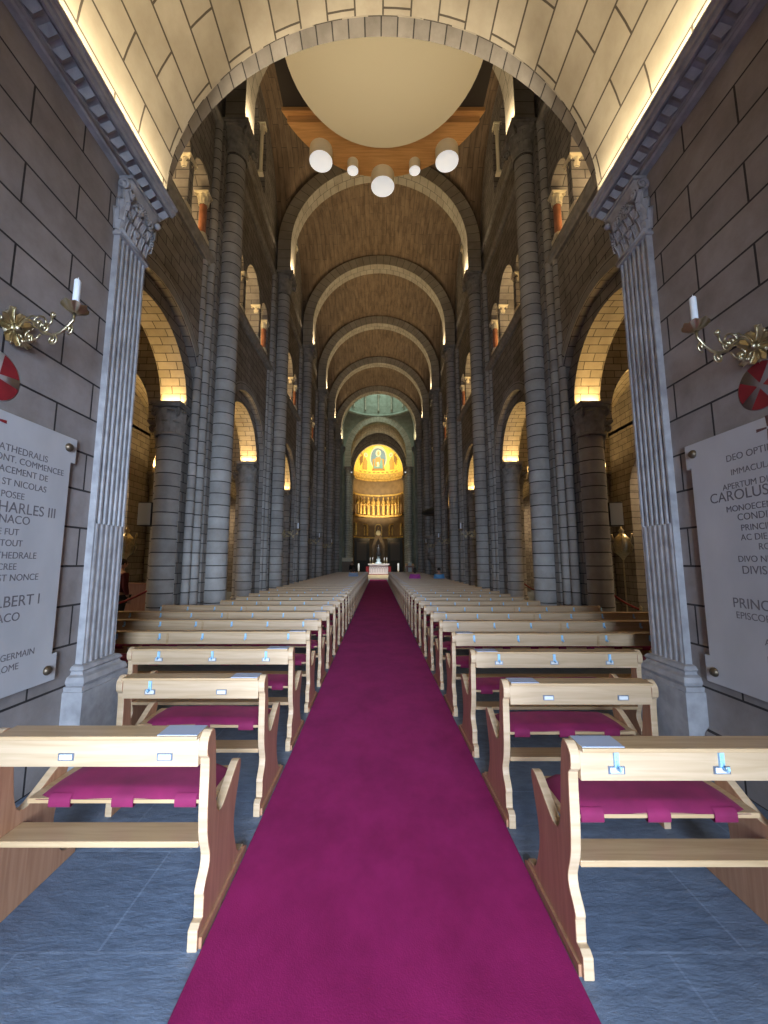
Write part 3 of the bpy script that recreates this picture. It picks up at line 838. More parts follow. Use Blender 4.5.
struct(m.build('trim_65', M['goldmatte']))
# row of eleven gilded saints
def saint():
    m = MB()
    m.lathe([(.26, 0), (.24, .1), (.19, .6), (.20, 1.1), (.27, 1.5), (.24, 1.68), (.10, 1.78), (.085, 1.84)], n=14, sy=.7)
    for sg in (-1, 1): m.tube([(sg * .24, -.02, 1.55), (sg * .29, -.1, 1.2), (sg * .1, -.24, 1.15)], .07, 8)
    m.ball((0, 0, 1.98), .12, .12, .16)
    m.lathe([(.2, 1.86), (.2, 1.9), (.01, 1.9)], n=12, sy=.3)
    return m
sm = saint().build('gilded_saint', M['goldmatte']); NS = 11
for k in range(NS):
    o = sm if k == 0 else sm.copy()
    if k: col.objects.link(o)
    a = pi * (.12 + .76 * k / (NS - 1)); p = apse(a, 7.85, RA - .45); o.location = p; o.rotation_euler = (0, 0, -(a - pi / 2) * 1.0 * -1)
    o.scale = (1, 1, 1.12)
    tag(o, 'gilded standing saint in the curved apse row, %s from the left of eleven' % ORD[k], 'statue', 'gilded saints in the apse row')
area('saints_light', (0, YP + .6, 7.9), (4.0, .2), 120, (1, .78, .42), (0, .8, .9), 170)
# lower apse: five gold rimmed niches
for k in range(5):
    a = pi * (.14 + .18 * k); root = empty('apse_niche', apse(a, 0, RA - .05)); root.rotation_euler = (0, 0, a - pi / 2)
    tag(root, 'small gold rimmed arched niche low in the apse, %s from the left of five' % ORD[k], 'niche', 'apse niches')
    w = .5
    m = MB(); ring(m, 0, w - .13, w, 6.2, lambda x, z, t: (x, -.2 + .2 * t, z), 0, 1, 16, 1, stilt=1.1); m.build('gold_rim', M['goldmatte'], root)
    m = MB(); arch = [(-.37, 5.1)] + [(-.37 * cos(pi * j / 10), 6.2 + .37 * sin(pi * j / 10)) for j in range(11)] + [(.37, 5.1)]
    m.prism(arch, -.08, -.04, 'y'); m.build('niche_panel', M['brownband'], root)
    m = MB(); m.lathe([(.14, 5.15), (.1, 5.6), (.15, 6.0), (.05, 6.12)], 0, -.16, 10, sy=.6); m.ball((0, -.16, 6.22), .09); m.build('niche_figure', M['goldmatte'], root)
area('frieze_fill', (0, YP + .3, 10.9), (4.6, .2), 70, (1, .82, .46), (0, .9, .7), 170)  # unseen fill light, added below the gilded frieze to brighten it
area('niche_light', (0, YP - .1, 4.5), (4.2, .2), 14, (1, .75, .38), (0, 1, .6), 170)
# dark choir stalls around the apse
m = MB(); m2 = MB()
for sg in (-1, 1):
    root = empty('choir_stalls', (sg * 2.1, 50.6, 0)); tag(root, 'dark timber choir stall screen on the %s behind the altar' % ('left' if sg < 0 else 'right'), 'choir stalls')
    MB().box(-.95, .95, 0, .12, .4, 4.6).build('back_panel', M['dark'], root)
    MB().box(-1.0, 1.0, -.1, .2, 4.5, 4.7).build('top_rail', M['dark'], root)
    for k in range(4): MB().box(-.95 + k * .6, -.85 + k * .6, -.5, 0, .4, 1.5).build('stall_arm', M['dark'], root)
    MB().box(-.6, .6, -.03, .0, 1.9, 4.2).build('inlay_panel', plain('stall_inlay_%d' % sg, (.10, .07, .055), .6), root)
# bishop's chair canopy with statue
root = empty('apse_throne', (0, 51.2, .4)); tag(root, 'pale gold stone throne with pointed canopy in the middle of the apse', 'throne')
MB().box(-.6, .6, 0, .9, 0, 1.2).build('seat_block', M['goldmatte'], root)
MB().prism([(-.75, 0), (-.55, 0), (-.5, 3.4), (0, 4.3), (.5, 3.4), (.55, 0), (.75, 0), (.8, 3.5), (0, 5.6), (-.8, 3.5)], .3, .7, 'y').build('canopy_arch', M['brownband'], root)
MB().ball((0, .2, 5.0), .34, .1, .34).build('roundel', M['cream'], root)

# altar steps, altar, things on the altar
m = MB().box(-3.3, 3.3, 39.2, 50, 0, .16).box(-3.1, 3.1, 39.6, 50, .16, .32).box(-2.3, 2.3, 40.0, 50, .32, .45)
struct(m.build('floor_chancel', M['cream']))
root = empty('altar', (.02, 41.0, .45)); tag(root, 'white marble high altar with carved front at the end of the carpet', 'altar')
MB().box(-.95, .95, 0, .8, 0, .95).build('altar_body', M['white'], root)
MB().box(-1.08, 1.08, -.08, .88, .95, 1.08).build('altar_top', M['white'], root)
MB().box(-1.03, 1.03, -.06, .86, 0, .08).build('altar_plinth', M['white'], root)
for k in range(7):
    m = MB(); ring(m, 0, .07, .10, .60, lambda x, z, t: (x - .75 + k * .25, -.03 + .03 * t, z), 0, 1, 10, 1, stilt=.4); m.build('front_arch', M['marble'], root)
for sg in (-1, 1):
    o = MB().box(-.14, .14, -.02, .02, 0, .75).build('red_drape', M['redpaint']); o.location = (sg * 1.12, 40.88, .50)
    tag(o, 'red cloth hanging at the %s end of the white altar' % ('left' if sg < 0 else 'right'), 'cloth')
o = MB().box(-1.15, 1.15, -.1, .6, 0, .05).build('red_step_carpet', M['redpaint']); o.location = (.02, 40.2, .45); tag(o, 'narrow red carpet strip along the foot of the altar', 'carpet')
root = empty('altar_statue', (0, 41.5, 1.53)); tag(root, 'small dark statue with pale blue vase standing on the altar', 'statue')
MB().lathe([(.32, 0), (.30, .12), (.16, .2), (.22, .42), (.10, .58), (.16, .7)], n=14).build('blue_vase', plain('pale_blue_ceramic', (.35, .47, .55), .3), root)
MB().lathe([(.16, .7), (.3, .95), (.14, 1.3), (.2, 1.6), (.06, 1.75)], n=12).build('statue_body', M['dark_metal'], root)
MB().ball((0, 0, 1.85), .11).build('statue_head', M['dark_metal'], root)
for j, x in enumerate((-.85, -.6, .6, .85)):
    root = empty('altar_candlestick', (x, 41.45, 1.53)); tag(root, 'slim candlestick with white candle on the altar, %s from the left' % ORD[j], 'candlestick', 'altar candlesticks')
    MB().lathe([(.09, 0), (.03, .05), (.03, .3), (.07, .34), (.02, .36)], n=10).build('stand', M['gilt'], root)
    MB().lathe([(.025, .36), (.025, .62), (.004, .64)], n=8).build('candle', M['wax'], root)
area('altar_spot', (0, 38.5, 9), (.6, .6), 90, (1, .93, .82), (0, 2.4, -8), 60)
for sg in (-1, 1):
    root = empty('floor_candlestick', (sg * 2.0, 40.6, .45)); tag(root, 'white standing paschal candle beside the altar on the %s' % ('left' if sg < 0 else 'right'), 'candle')
    MB().lathe([(.16, 0), (.05, .08), (.05, .35), (.1, .38)], n=10).build('stand', M['gilt'], root)
    MB().lathe([(.09, .38), (.09, 1.1), (.01, 1.12)], n=10).build('candle', M['wax'], root)
# yellow lit marble pedestal column left of the altar, ambo right
root = empty('marble_pedestal', (-3.0, 38.2, 0)); tag(root, 'warmly lit banded marble pedestal left of the altar steps', 'pedestal')
MB().box(-.55, .55, -.4, .4, 0, .2).build('foot', M['cream'], root); MB().box(-.5, .5, -.36, .36, .2, 1.75).build('pedestal_body', M['brownband'], root); MB().box(-.55, .55, -.42, .42, 1.75, 2.1).build('cap', M['cream'], root)
root = empty('wooden_ambo', (2.9, 37.6, 0)); tag(root, 'brown wooden lectern with a white panel right of the altar', 'lectern')
MB().box(-.35, .35, -.25, .25, 0, 1.2).build('lectern_body', M['wood_z'], root); MB().prism([(-.3, 1.2), (.3, 1.2), (.3, 1.55), (-.3, 1.35)], -.4, .4, 'x').build('book_rest', M['wood_z'], root)
MB().box(-.16, .16, -.28, -.255, .7, 1.65).build('white_panel', M['card'], root)
def small_chair():
    root = empty('sanctuary_chair', (0, 0, 0))
    MB().box(-.22, .22, -.22, .22, .42, .47).build('seat', M['redpaint'], root); MB().box(-.2, .2, .19, .22, .55, .95).build('backrest', M['redpaint'], root)
    for x in (-.2, .2):
        for y in (-.2, .2): MB().box(x - .02, x + .02, y - .02, y + .02, 0, .42 if y < 0 else .95).build('leg', M['wood_z'], root)
    return root
p = small_chair()
for k, (x, y) in enumerate(((3.75, 37.9), (4.3, 38.3), (-4.2, 38.3))):
    o = p if k == 0 else copy_tree(p); o.location = (x, y, 0)
    tag(o, ['small red padded chair just right of the wooden lectern', 'small red padded chair farthest right beside the lectern', 'small red padded chair left of the marble pedestal'][k], 'chair', 'sanctuary chairs')
# pulpit on the right
root = empty('stone_pulpit', (3.95, 27.8, 0)); tag(root, 'grey carved stone pulpit standing by the right row of columns', 'pulpit')
MB().lathe([(.28, 0), (.3, .1), (.16, .3), (.15, 1.4), (.3, 1.6)], n=12).build('pulpit_stem', M['column'], root)
MB().lathe([(.3, 1.6), (.60, 2.0), (.64, 2.05), (.58, 2.15), (.58, 3.3), (.66, 3.4), (.66, 3.5), (.56, 3.5)], n=8).build('pulpit_box', M['column'], root)
for k in range(8):
    a = 2 * pi * (k + .5) / 8; q = MB(); q.ball((.56 * cos(a), .56 * sin(a), 2.65), .12, .12, .34, 8, 6); q.build('carved_figure', M['carved'], root)
o = MB().lathe([(.01, 5.0), (.5, 4.8), (.9, 4.6), (.92, 4.45), (.86, 4.4), (.01, 4.4)], n=8).build('sounding_board', M['dark']); o.location = (3.95, 27.8, .6)
tag(o, 'dark octagonal sounding board hung above the grey pulpit', 'sounding board')

# ------------------------------------------------------------------ organ hung on the inside of the entrance wall
root = empty('organ', (0, YA + .45, 10.2)); tag(root, 'hanging organ seen from below with cream round underside and honey wood rim', 'organ')
def O(o): return rel(o, root)
m = MB(); CY, CR, CZ = 5.58, 1.70, 10.2
ytr = YA + .3
def disc(r, z, n=64):
    return [(r * cos(2 * pi * k / n), max(ytr, CY + r * sin(2 * pi * k / n)), z) for k in range(n)]
prof = [(0.001, 10.13), (.5, 10.132), (1.0, 10.145), (1.4, 10.165), (1.62, 10.19), (1.70, 10.2)]
for (r0, z0), (r1, z1) in zip(prof, prof[1:]):
    A, B = disc(r0, z0), disc(r1, z1)
    for k in range(64): m.face([A[k], A[(k + 1) % 64], B[(k + 1) % 64], B[k]], None, True)
O(m.build('cream_underside', M['cream']))
m = MB(); A, B = disc(1.70, 10.2), disc(1.70, 10.32)
for k in range(64): m.face([A[k], A[(k + 1) % 64], B[(k + 1) % 64], B[k]], None, True)
O(m.build('pale_rim', M['white']))
# crescent wooden floor
def crescent(r, cy, ycut, z0, z1):
    th = math.asin((ycut - cy) / r); pts = []
    for k in range(33):
        a = th + (pi - 2 * th) * k / 32; pts.append((r * cos(a), cy + r * sin(a)))
    return MB().prism(pts, z0, z1, 'z')
O(crescent(2.25, 6.13, 7.19, 10.7, 10.86).build('wooden_platform', M['organwood']))
O(crescent(2.30, 6.13, 7.10, 10.86, 10.95).build('platform_edge', M['organwood']))
O(MB().box(-2.05, 2.05, ytr, 7.35, 10.96, 16.4).build('organ_case', M['dark']))
O(crescent(1.62, 6.0, 7.3, 10.95, 11.6).build('case_plinth', M['organwood']))
for k in range(13):
    a = pi * (.16 + .68 * k / 12); x, y = 1.95 * cos(a), 6.25 + 1.9 * sin(a); hh = 3.2 + 1.5 * abs(cos(a * 3))
    if y < 7.45: y = 7.45
    O(MB().lathe([(.03, 11.0), (.075, 11.35), (.075, 11.5 + hh), (.07, 11.5 + hh)], x, y, 12).build('organ_pipe', M['steel']))
for k, (x, y, r, z) in enumerate(((0, 8.33, .27, 10.4), (-1.36, 7.74, .25, 10.4), (1.40, 7.74, .25, 10.4), (-.68, 8.02, .125, 10.48), (.72, 8.02, .125, 10.48))):
    rt = empty('can_lamp', (x + .06, y, z)); tag(rt, ['large white can lamp under the middle of the organ rim', 'large white can lamp under the left of the organ rim', 'large white can lamp under the right of the organ rim', 'small white can lamp left of the middle one under the organ', 'small white can lamp right of the middle one under the organ'][k], 'lamp', 'can lamps under the organ')
    MB().lathe([(r, 0), (r, .30 if z < 10.45 else .22)], n=28).build('lamp_housing', M['cream'], rt)
    MB().lathe([(.001, .02), (r * .96, .02), (r * .98, 0), (r, 0)], n=28).build('lamp_glass', M['lens'], rt)
area('organ_fill', (0, 4.6, 7.2), (3.5, .15), 30, (1, .86, .62), (0, .5, 1), 170)  # added fill with no fitting, lightens the wood and cream underside
root.location.x = .06
# ------------------------------------------------------------------ carpet
CX = -.045
m = MB(); n = 60
prof = [(-.802, .0), (-.80, .012), (-.79, .016), (.79, .016), (.80, .012), (.802, .0)]
m.grid(lambda u, v: (-.025 + prof[int(round(u * 5))][0] + .002 * sin(v * 61), -1.6 + v * 40.7, prof[int(round(u * 5))][1]), 5, n, False)
o = m.build('aisle_carpet', M['carpet']); tag(o, 'long crimson carpet runner along the central aisle floor', 'carpet')

# ------------------------------------------------------------------ pews
PROF = [(.000, .0), (.0, .085), (.025, .10), (.052, .10), (.052, .185), (.045, .20), (.062, .235), (.095, .28), (.10, .33), (.078, .385), (.058, .45), (.048, .56), (.046, .70),
        (.040, .78), (.018, .80), (.014, .86), (.045, .895), (.075, .902), (.100, .885), (.118, .80), (.135, .68), (.150, .56), (.175, .485), (.215, .462), (.26, .472),
        (.32, .505), (.40, .552), (.455, .578), (.492, .578), (.508, .56), (.502, .52), (.470, .44), (.440, .36), (.428, .30), (.436, .22), (.470, .145), (.505, .085), (.55, .060), (.60, .052), (.62, .04), (.62, .0)]
# smoother outline
def smooth_prof(p, it=1):
    keep = {0, 1, 2, 3, 4, len(p) - 1, len(p) - 2}
    for _ in range(it):
        q = []
        for i in range(len(p)):
            q.append(p[i])
            if i + 1 < len(p) and i not in (0, 1, 2, 3, 39, 40):
                p0 = p[max(i - 1, 0)]; p1 = p[i]; p2 = p[i + 1]; p3 = p[min(i + 2, len(p) - 1)]
                q.append(tuple((-p0[k] + 9 * p1[k] + 9 * p2[k] - p3[k]) / 16 for k in (0, 1)))
        p = q
    return p
SP = smooth_prof(PROF)
def pew(L, s, plates, hooks, joints, detail):
    """s = +1: bench runs to the right of the aisle end; parts as separate meshes"""
    root = empty('wooden_pew', (0, 0, 0))
    def bx(a, b, *r): return MB().box(*sorted((s * a, s * b)), *r)
    for a in (0, L - .045):
        m = MB(); m.prism(SP, *sorted((s * a, s * (a + .045))), 'x')
        e = m.build('end_panel', M['wood_z'], root, bevel=.006 if detail else 0)
        e.data.materials.append(M['wood_lit'])
        for p in e.data.polygons: p.material_index = 0 if abs(p.normal.x) > .7 else 1  # edges get the tone with daylight painted in, flat sides the darker beech
        if detail:
            side = -.012 if a == 0 else .045
            q = MB().prism([(.02, .0), (.02, .045), (.60, .045), (.63, .03), (.63, 0)], *sorted((s * (a + side), s * (a + side + .012))), 'x'); q.build('skid_rail', M['wood_z'], e)
    bx(.045, L - .045, .020, .050, .752, .880).build('back_rail', M['wood_lit'], root, bevel=.003 if detail else 0)
    bx(.045, L - .045, -.008, .125, .878, .896).build('book_ledge', M['wood_x'], root, bevel=.004 if detail else 0)
    bx(.045, L - .045, .23, .57, .478, .503).build('seat_board', M['wood_x'], root, bevel=.004 if detail else 0)
    bx(.045, L - .045, .070, .215, .375, .402).build('kneeling_board', M['wood_x'], root, bevel=.004 if detail else 0)
    a, b = .07, L - .09 if L < 2 else L - .07
    m = MB()
    def cf(u, v):
        x = a + (b - a) * u; y = .225 + .335 * v
        d = min(u * (b - a), (1 - u) * (b - a), v * .335, (1 - v) * .335)
        z = .503 + .036 * min(1, (d / .045)) ** .5 + .004 * sin(x * 9) * sin(y * 20)
        return (s * x, y, z)
    nu = max(12, int(L * 10))
    m.grid(cf, nu, 10); m.face([cf(0, 0), cf(1, 0), cf(1, 1), cf(0, 1)])
    c = m.build('seat_cushion', M['velvet'], root)
    if detail:
        k = 3 if L < 1.3 else int(L / .38)
        for j in range(k):
            x = .13 + (L - .40) * j / (k - 1)
            pts = [(.240, .522), (.226, .512), (.221, .500), (.221, .470), (.228, .462), (.27, .468)]
            q = MB()
            for (y0, z0), (y1, z1) in zip(pts, pts[1:]):
                q.face([(s * x, y0, z0), (s * (x + .11), y0, z0), (s * (x + .11), y1, z1), (s * x, y1, z1)], None, True)
                q.face([(s * x, y0 + .004, z0 + .001), (s * (x + .11), y0 + .004, z0 + .001), (s * (x + .11), y1 + .004, z1 + .001), (s * x, y1 + .004, z1 + .001)], None, True)
            q.build('cushion_strap', M['velvet'], c)
    for x in joints: bx(x - .012, x + .012, .012, .056, .752, .879).build('joint_strip', M['wood_x'], root)
    for x in plates:
        f = bx(x - .036, x + .036, .014, .020, .782, .814).build('name_plate', M['steel'], root)
        bx(x - .029, x + .029, .0115, .014, .787, .809).build('name_card', M['card'], f)
    for x in hooks:
        h = MB().box(s * x - .010, s * x + .010, .008, .020, .812, .872)
        h.tube([(s * x, .012, .812), (s * x, -.012, .806), (s * x, -.022, .815), (s * x, -.020, .828)], .006, 6)
        h.ball((s * x, .008, .855), .005, n=6, m=4); h.ball((s * x, .008, .835), .005, n=6, m=4)
        h.build('bag_hook', M['hook'], root)
    bx(.05, .235 if L < 1.3 else .24, .004, .118, .896, .899).build('ledge_card', M['acrylic'], root)
    return root
D0, SP_ = 1.857, .9385
protos = {}
for s, nm, d0 in ((-1, 'left', D0 + .12), (1, 'right', D0)):
    for r in range(34):
        y = d0 + SP_ * r
        if r in (0, 1): L = 1.04
        elif r == 2: L = 1.55
        elif r == 3: L = 3.0
        elif r < 6: L = 3.55
        elif r == 6: L = 3.25
        else: L = 2.52
        if r == 0: pl = [.20, .66]; hk = pl if s > 0 else []
        elif r == 1: pl = [.30, .80]; hk = [.80] if s < 0 else []
        elif r == 2: pl = [.25, .75, 1.25]; hk = pl
        elif r < 7: pl = []; hk = [.25 + .5 * k for k in range(7)]
        elif r < 12: pl = []; hk = [.25 + .5 * k for k in range(5)]
        else: pl = []; hk = []
        jt = [1.66] if 3 <= r else []
        key = (L, s, tuple(pl), tuple(hk), r < 8)
        if key not in protos:
            o = pew(L, s, pl, hk, jt, r < 8); protos[key] = o
            CH = {}
        else: o = copy_tree(protos[key])
        o.location = (CX + (.837 if s > 0 else -.80), y, 0)
        tag(o, 'beech pew with crimson cushion %s of the carpet, %s row from the entrance' % (nm, ORD[r]), 'pew', 'pews %s of the carpet' % nm)

# ------------------------------------------------------------------ marble tablets with engraved text
def text_mesh(body, size, mat, parent, loc, rot, name='inscription', ext=.0006):
    c = bpy.data.curves.new(name, 'FONT'); c.body = body; c.size = size; c.align_x = 'CENTER'; c.extrude = ext; c.space_line = 1; c.offset = 0
    o = bpy.data.objects.new(name, c); col.objects.link(o)
    dg = bpy.context.evaluated_depsgraph_get(); me = bpy.data.meshes.new_from_object(o.evaluated_get(dg))
    bpy.data.objects.remove(o); me.materials.clear(); me.materials.append(mat)
    o = bpy.data.objects.new(name, me); col.objects.link(o); o.parent = parent; o.location = loc; o.rotation_euler = rot
    return o
TXT = {-1: [(2.635, .055, 'POSITA CATHEDRALIS'), (2.555, .052, 'DU PRESENT MONT. COMMENCEE'), (2.475, .052, 'SUR L EMPLACEMENT DE'), (2.395, .052, 'L EGLISE DE ST NICOLAS'), (2.315, .052, 'A ETE POSEE'),
            (2.205, .085, 'PRINCE CHARLES III'), (2.105, .065, 'DE MONACO'), (2.02, .05, 'ET ELLE FUT'), (1.94, .05, 'COMME TOUT'), (1.86, .052, 'L EGLISE CATHEDRALE'), (1.78, .05, 'CONSACREE'), (1.70, .052, 'A MARIE ET A ST NONCE'),
            (1.62, .05, 'SOUS'), (1.51, .085, 'PRINCE ALBERT I'), (1.41, .065, 'DE MONACO'), (1.33, .05, 'ET'), (1.26, .05, 'L E.'), (1.14, .05, 'PAR LE CARDINAL GERMAIN'), (1.07, .05, 'EVEQUE ET A ROME')],
       1: [(2.60, .055, 'DEO OPTIMO MAXIMO'), (2.51, .05, 'IMMACULATAE VIRGINI'), (2.42, .05, 'APERTUM DIE VIII DECEMBRIS'), (2.32, .085, 'CAROLUS III PRINCEPS'), (2.22, .05, 'MONOECENSIS AEDIFICAVIT'), (2.13, .055, 'CONDITA THEMATE'), (2.04, .05, 'PRINCIPE REGNANTE'), (1.95, .05, 'AC DIE ANNI MDCCC'), (1.86, .05, 'ROMAE SEDE'),
           (1.76, .05, 'DIVO NICOLAO DICATA'), (1.66, .065, 'DIVIS BENEDICTO'), (1.57, .05, 'ET ALIIS'), (1.49, .05, 'SANCTIS'), (1.38, .08, 'PRINCIPE ALBERTO'), (1.28, .055, 'EPISCOPUS MONOECENSIS'), (1.12, .05, 'ANNO DOMINI'), (1.0, .05, 'ROMAE MCMXI')]}
for s, nm in ((-1, 'left'), (1, 'right')):
    yc, hw = 2.62, .84          # centre and half width along the wall
    y1 = 3.34 if s < 0 else 3.41; yc = 2.60 if s < 0 else 2.66
    zt, zb = (2.74, .77) if s < 0 else (2.70, .74)
    ear, eh = .05, .21
    y0 = 2 * yc - y1
    pts = [(y0 + ear, zt - eh), (y0, zt - eh), (y0, zt), (y1, zt), (y1, zt - eh), (y1 - ear, zt - eh), (y1 - ear, zb + eh), (y1, zb + eh), (y1, zb), (y0, zb), (y0, zb + eh), (y0 + ear, zb + eh)]
    root = empty('marble_tablet', (s * XW, yc, 0))
    tag(root, ('white marble tablet naming CHARLES III and ALBERT I, bolted to the left entrance wall' if s < 0 else 'white marble tablet with a Latin inscription bolted to the right entrance wall'), 'tablet')
    m = MB().prism([(a - yc, b) for a, b in pts], *sorted((-s * .004, -s * .045)), 'x'); m.build('slab', M['marble'], root, bevel=.004)
    for y in (y0 + .09, y1 - .09):
        for z in (zt - .09, zb + .09):
            q = MB(); q.lathe([(.036, 0), (.036, .012), (.022, .030), (.001, .034)], n=16)
            b = q.build('bolt', M['gilt'] if False else plain('bronze_bolt', (.16, .12, .08), .4, .8), root); b.location = (-s * .045, y - yc, z); b.rotation_euler = (0, -s * pi / 2, 0)
    rot = (pi / 2, 0, pi / 2) if s < 0 else (pi / 2, 0, -pi / 2)
    YP_ = {-1: [464, 473, 483, 494, 505, 518, 527.5, 538, 548, 559, 569, 579, 590, 602, 615, 628, 638, 649, 659], 1: [465, 479, 492, 503, 514, 523, 533, 542, 551, 562, 573, 584, 595, 605, 615, 635, 650]}[s]
    for (z, sz, t), q_ in zip(TXT[s], YP_):
        z = 2.47 - .00785 * (q_ - 464)
        text_mesh(t, sz * 1.30, M['ink'], root, (-s * .0462, .10 if s < 0 else -.02, z), rot)
    q = MB()
    for a in (0, pi / 2, pi, 3 * pi / 2):
        c_, s_ = cos(a), sin(a)
        pp = [(.008, -.006), (.008, .006), (.085, .012), (.085, -.012)]
        q.face([(-s * .0465, (p[0] * c_ - p[1] * s_), (2.665 if s < 0 else 2.62) + (p[0] * s_ + p[1] * c_)) for p in pp])
    q.build('engraved_cross', M['redpaint'] if s < 0 else plain('engraved_cross_brown', (.12, .05, .045), .6), root)

# red painted consecration crosses
for s, nm in ((-1, 'left'), (1, 'right')):
    cy_, cz_ = (2.62, 2.98) if s < 0 else (2.72, 2.95)
    r = .175
    root = empty('consecration_cross', (s * XW, cy_, cz_)); tag(root, 'round red painted cross emblem above the tablet on the %s wall' % nm, 'emblem')
    q = MB(); q.lathe([(.001, 0.003), (r, .003), (r, 0)], n=36); d = q.build('white_disc' if s < 0 else 'stone_disc', plain('disc_%s' % nm, (.5, .48, .46) if s < 0 else (.22, .19, .18), .6), root); d.rotation_euler = (0, -s * pi / 2, 0)
    q = MB()
    for k in range(4):      # s<0: red field between white flared arms; s>0: red flared arms
        a = pi / 4 + k * pi / 2 + (pi / 4 if s > 0 else 0) 
        w = .56 if s < 0 else .50
        pp = [(0.022 * cos(a), .022 * sin(a))] + [((r * .97) * cos(a + w * (j / 8 * 2 - 1)), (r * .97) * sin(a + w * (j / 8 * 2 - 1))) for j in range(9)]
        q.prism([(x, z) for x, z in pp], *sorted((-s * .0035, -s * .005)), 'x')
    q.build('red_arms', M['redpaint'], root)

# ------------------------------------------------------------------ gilt wall sconces
def spiral(c, r, a0, turns, n=26, k=.85):
    out = []
    for i in range(n):
        t = i / (n - 1); a = a0 + turns * 2 * pi * t; rr = r * (1 - k * t); out.append((c[0] + rr * cos(a), c[1] + rr * sin(a)))
    return out
def sconce(s, nm, sc=1.0):
    root = empty('candle_sconce', (0, 0, 0))
    V = lambda p, y=0: (-s * p[0], y, p[1])         # out from the wall, up
    m = MB()                                         # leafy wall plate
    for k in range(10):
        a = 2 * pi * k / 10
        leaf(m, (-s * .012, .03 * cos(a), .03 * sin(a)), (-s, 0, 0), (0, cos(a), sin(a)), (0, -sin(a), cos(a)), .06, .095 + .02 * (k % 2), .035)
    m.lathe([(.062, 0), (.055, .02), (.03, .03), (.022, .05), (.03, .06), (.01, .075)], n=16)
    # the lathe was built about z: turn those points to the wall normal
    nv = 17 * 6
    for i in range(len(m.v) - nv, len(m.v)):
        x, y, z = m.v[i]; m.v[i] = (-s * z, x, y)
    m.build('wall_plate', M['gilt'], root)
    m = MB()
    main = [(.05, 0), (.09, .05), (.14, .055), (.20, .02), (.24, -.03), (.31, -.045), (.36, -.03), (.41, .01), (.45, .055), (.455, .10)]
    m.tube([V(p) for p in main], .009, 8)
    lo = [(.05, 0), (.10, .065), (.15, .085), (.19, .07)]
    m.tube([V(p) for p in lo], .006, 6)
    for c, r, a0, t in (((.20, .035), .055, 0, 1.4), ((.31, -.075), .038, pi / 2, -1.5), ((.245, .01), .04, pi, 1.3), ((.42, -.0), .038, -pi / 2, 1.3), ((.145, -.055), .04, pi / 2, 1.2)):
        pts = spiral(c, r, a0, t); m.tube([V(p) for p in pts], .0065, 6); m.ball(V(pts[-1]), .016, .012, .016, 8, 6)
    for p, q_ in (((.26, .01), (.30, .09)), ((.14, -.06), (.10, -.085)), ((.22, -.04), (.15, -.08))):
        m.tube([V(p), V(((p[0] + q_[0]) / 2 + .01, (p[1] + q_[1]) / 2 - .01)), V(q_)], .007, 6); m.ball(V(q_), .017, n=8, m=6)
        for a in (0, 2, 4): m.ball(V((q_[0] + .014 * cos(a), q_[1] + .014 * sin(a))), .009, n=6, m=4)
    m.build('scroll_arm', M['gilt'], root)
    m = MB()
    cx = -s * .455
    n = 12
    m.grid(lambda u, v: (cx + (.012 + .068 * v * (1 + .08 * cos(12 * 2 * pi * u / 2 * 2))) * cos(2 * pi * u), (.012 + .068 * v) * sin(2 * pi * u), .10 + .045 * v ** 1.6 + .007 * cos(16 * pi * u) * v), 48, 6)
    m.lathe([(.012, .10), (.024, .112), (.02, .13), (.026, .15), (.02, .165)], cx, 0, 12)
    m.build('drip_pan', M['gilt'], root)
    m = MB(); m.lathe([(.021, .150), (.0205, .32), (.014, .328), (.004, .332)], cx, 0, 16); m.tube([(cx, 0, .33), (cx + .003, 0, .345)], .0025, 5); m.build('candle', M['wax'], root)
    return root
for s, nm in ((-1, 'left'), (1, 'right')):
    o = sconce(s, nm)
    o.location = (s * XW, 2.68 if s < 0 else 2.69, 3.36 if s < 0 else 3.23); o.scale = (.98, 1.15, 1.15)
    tag(o, 'gilt scrollwork sconce holding one white candle on the %s entrance wall' % nm, 'sconce')
# small sconces on the nave columns
pr2 = {s: None for s in (-1, 1)}
for s, nm in ((-1, 'left'), (1, 'right')):
    for i in (1, 2, 3):
        if pr2[s] is None: o = pr2[s] = sconce(s, nm)
        else: o = copy_tree(pr2[s])
        o.location = (s * 3.47, COLS[i], 2.7); o.scale = (1.2, 1.2, 1.2)
        tag(o, 'small scroll sconce with candle on the %s column of the %s row' % (ORD[i], nm), 'sconce', 'column sconces')

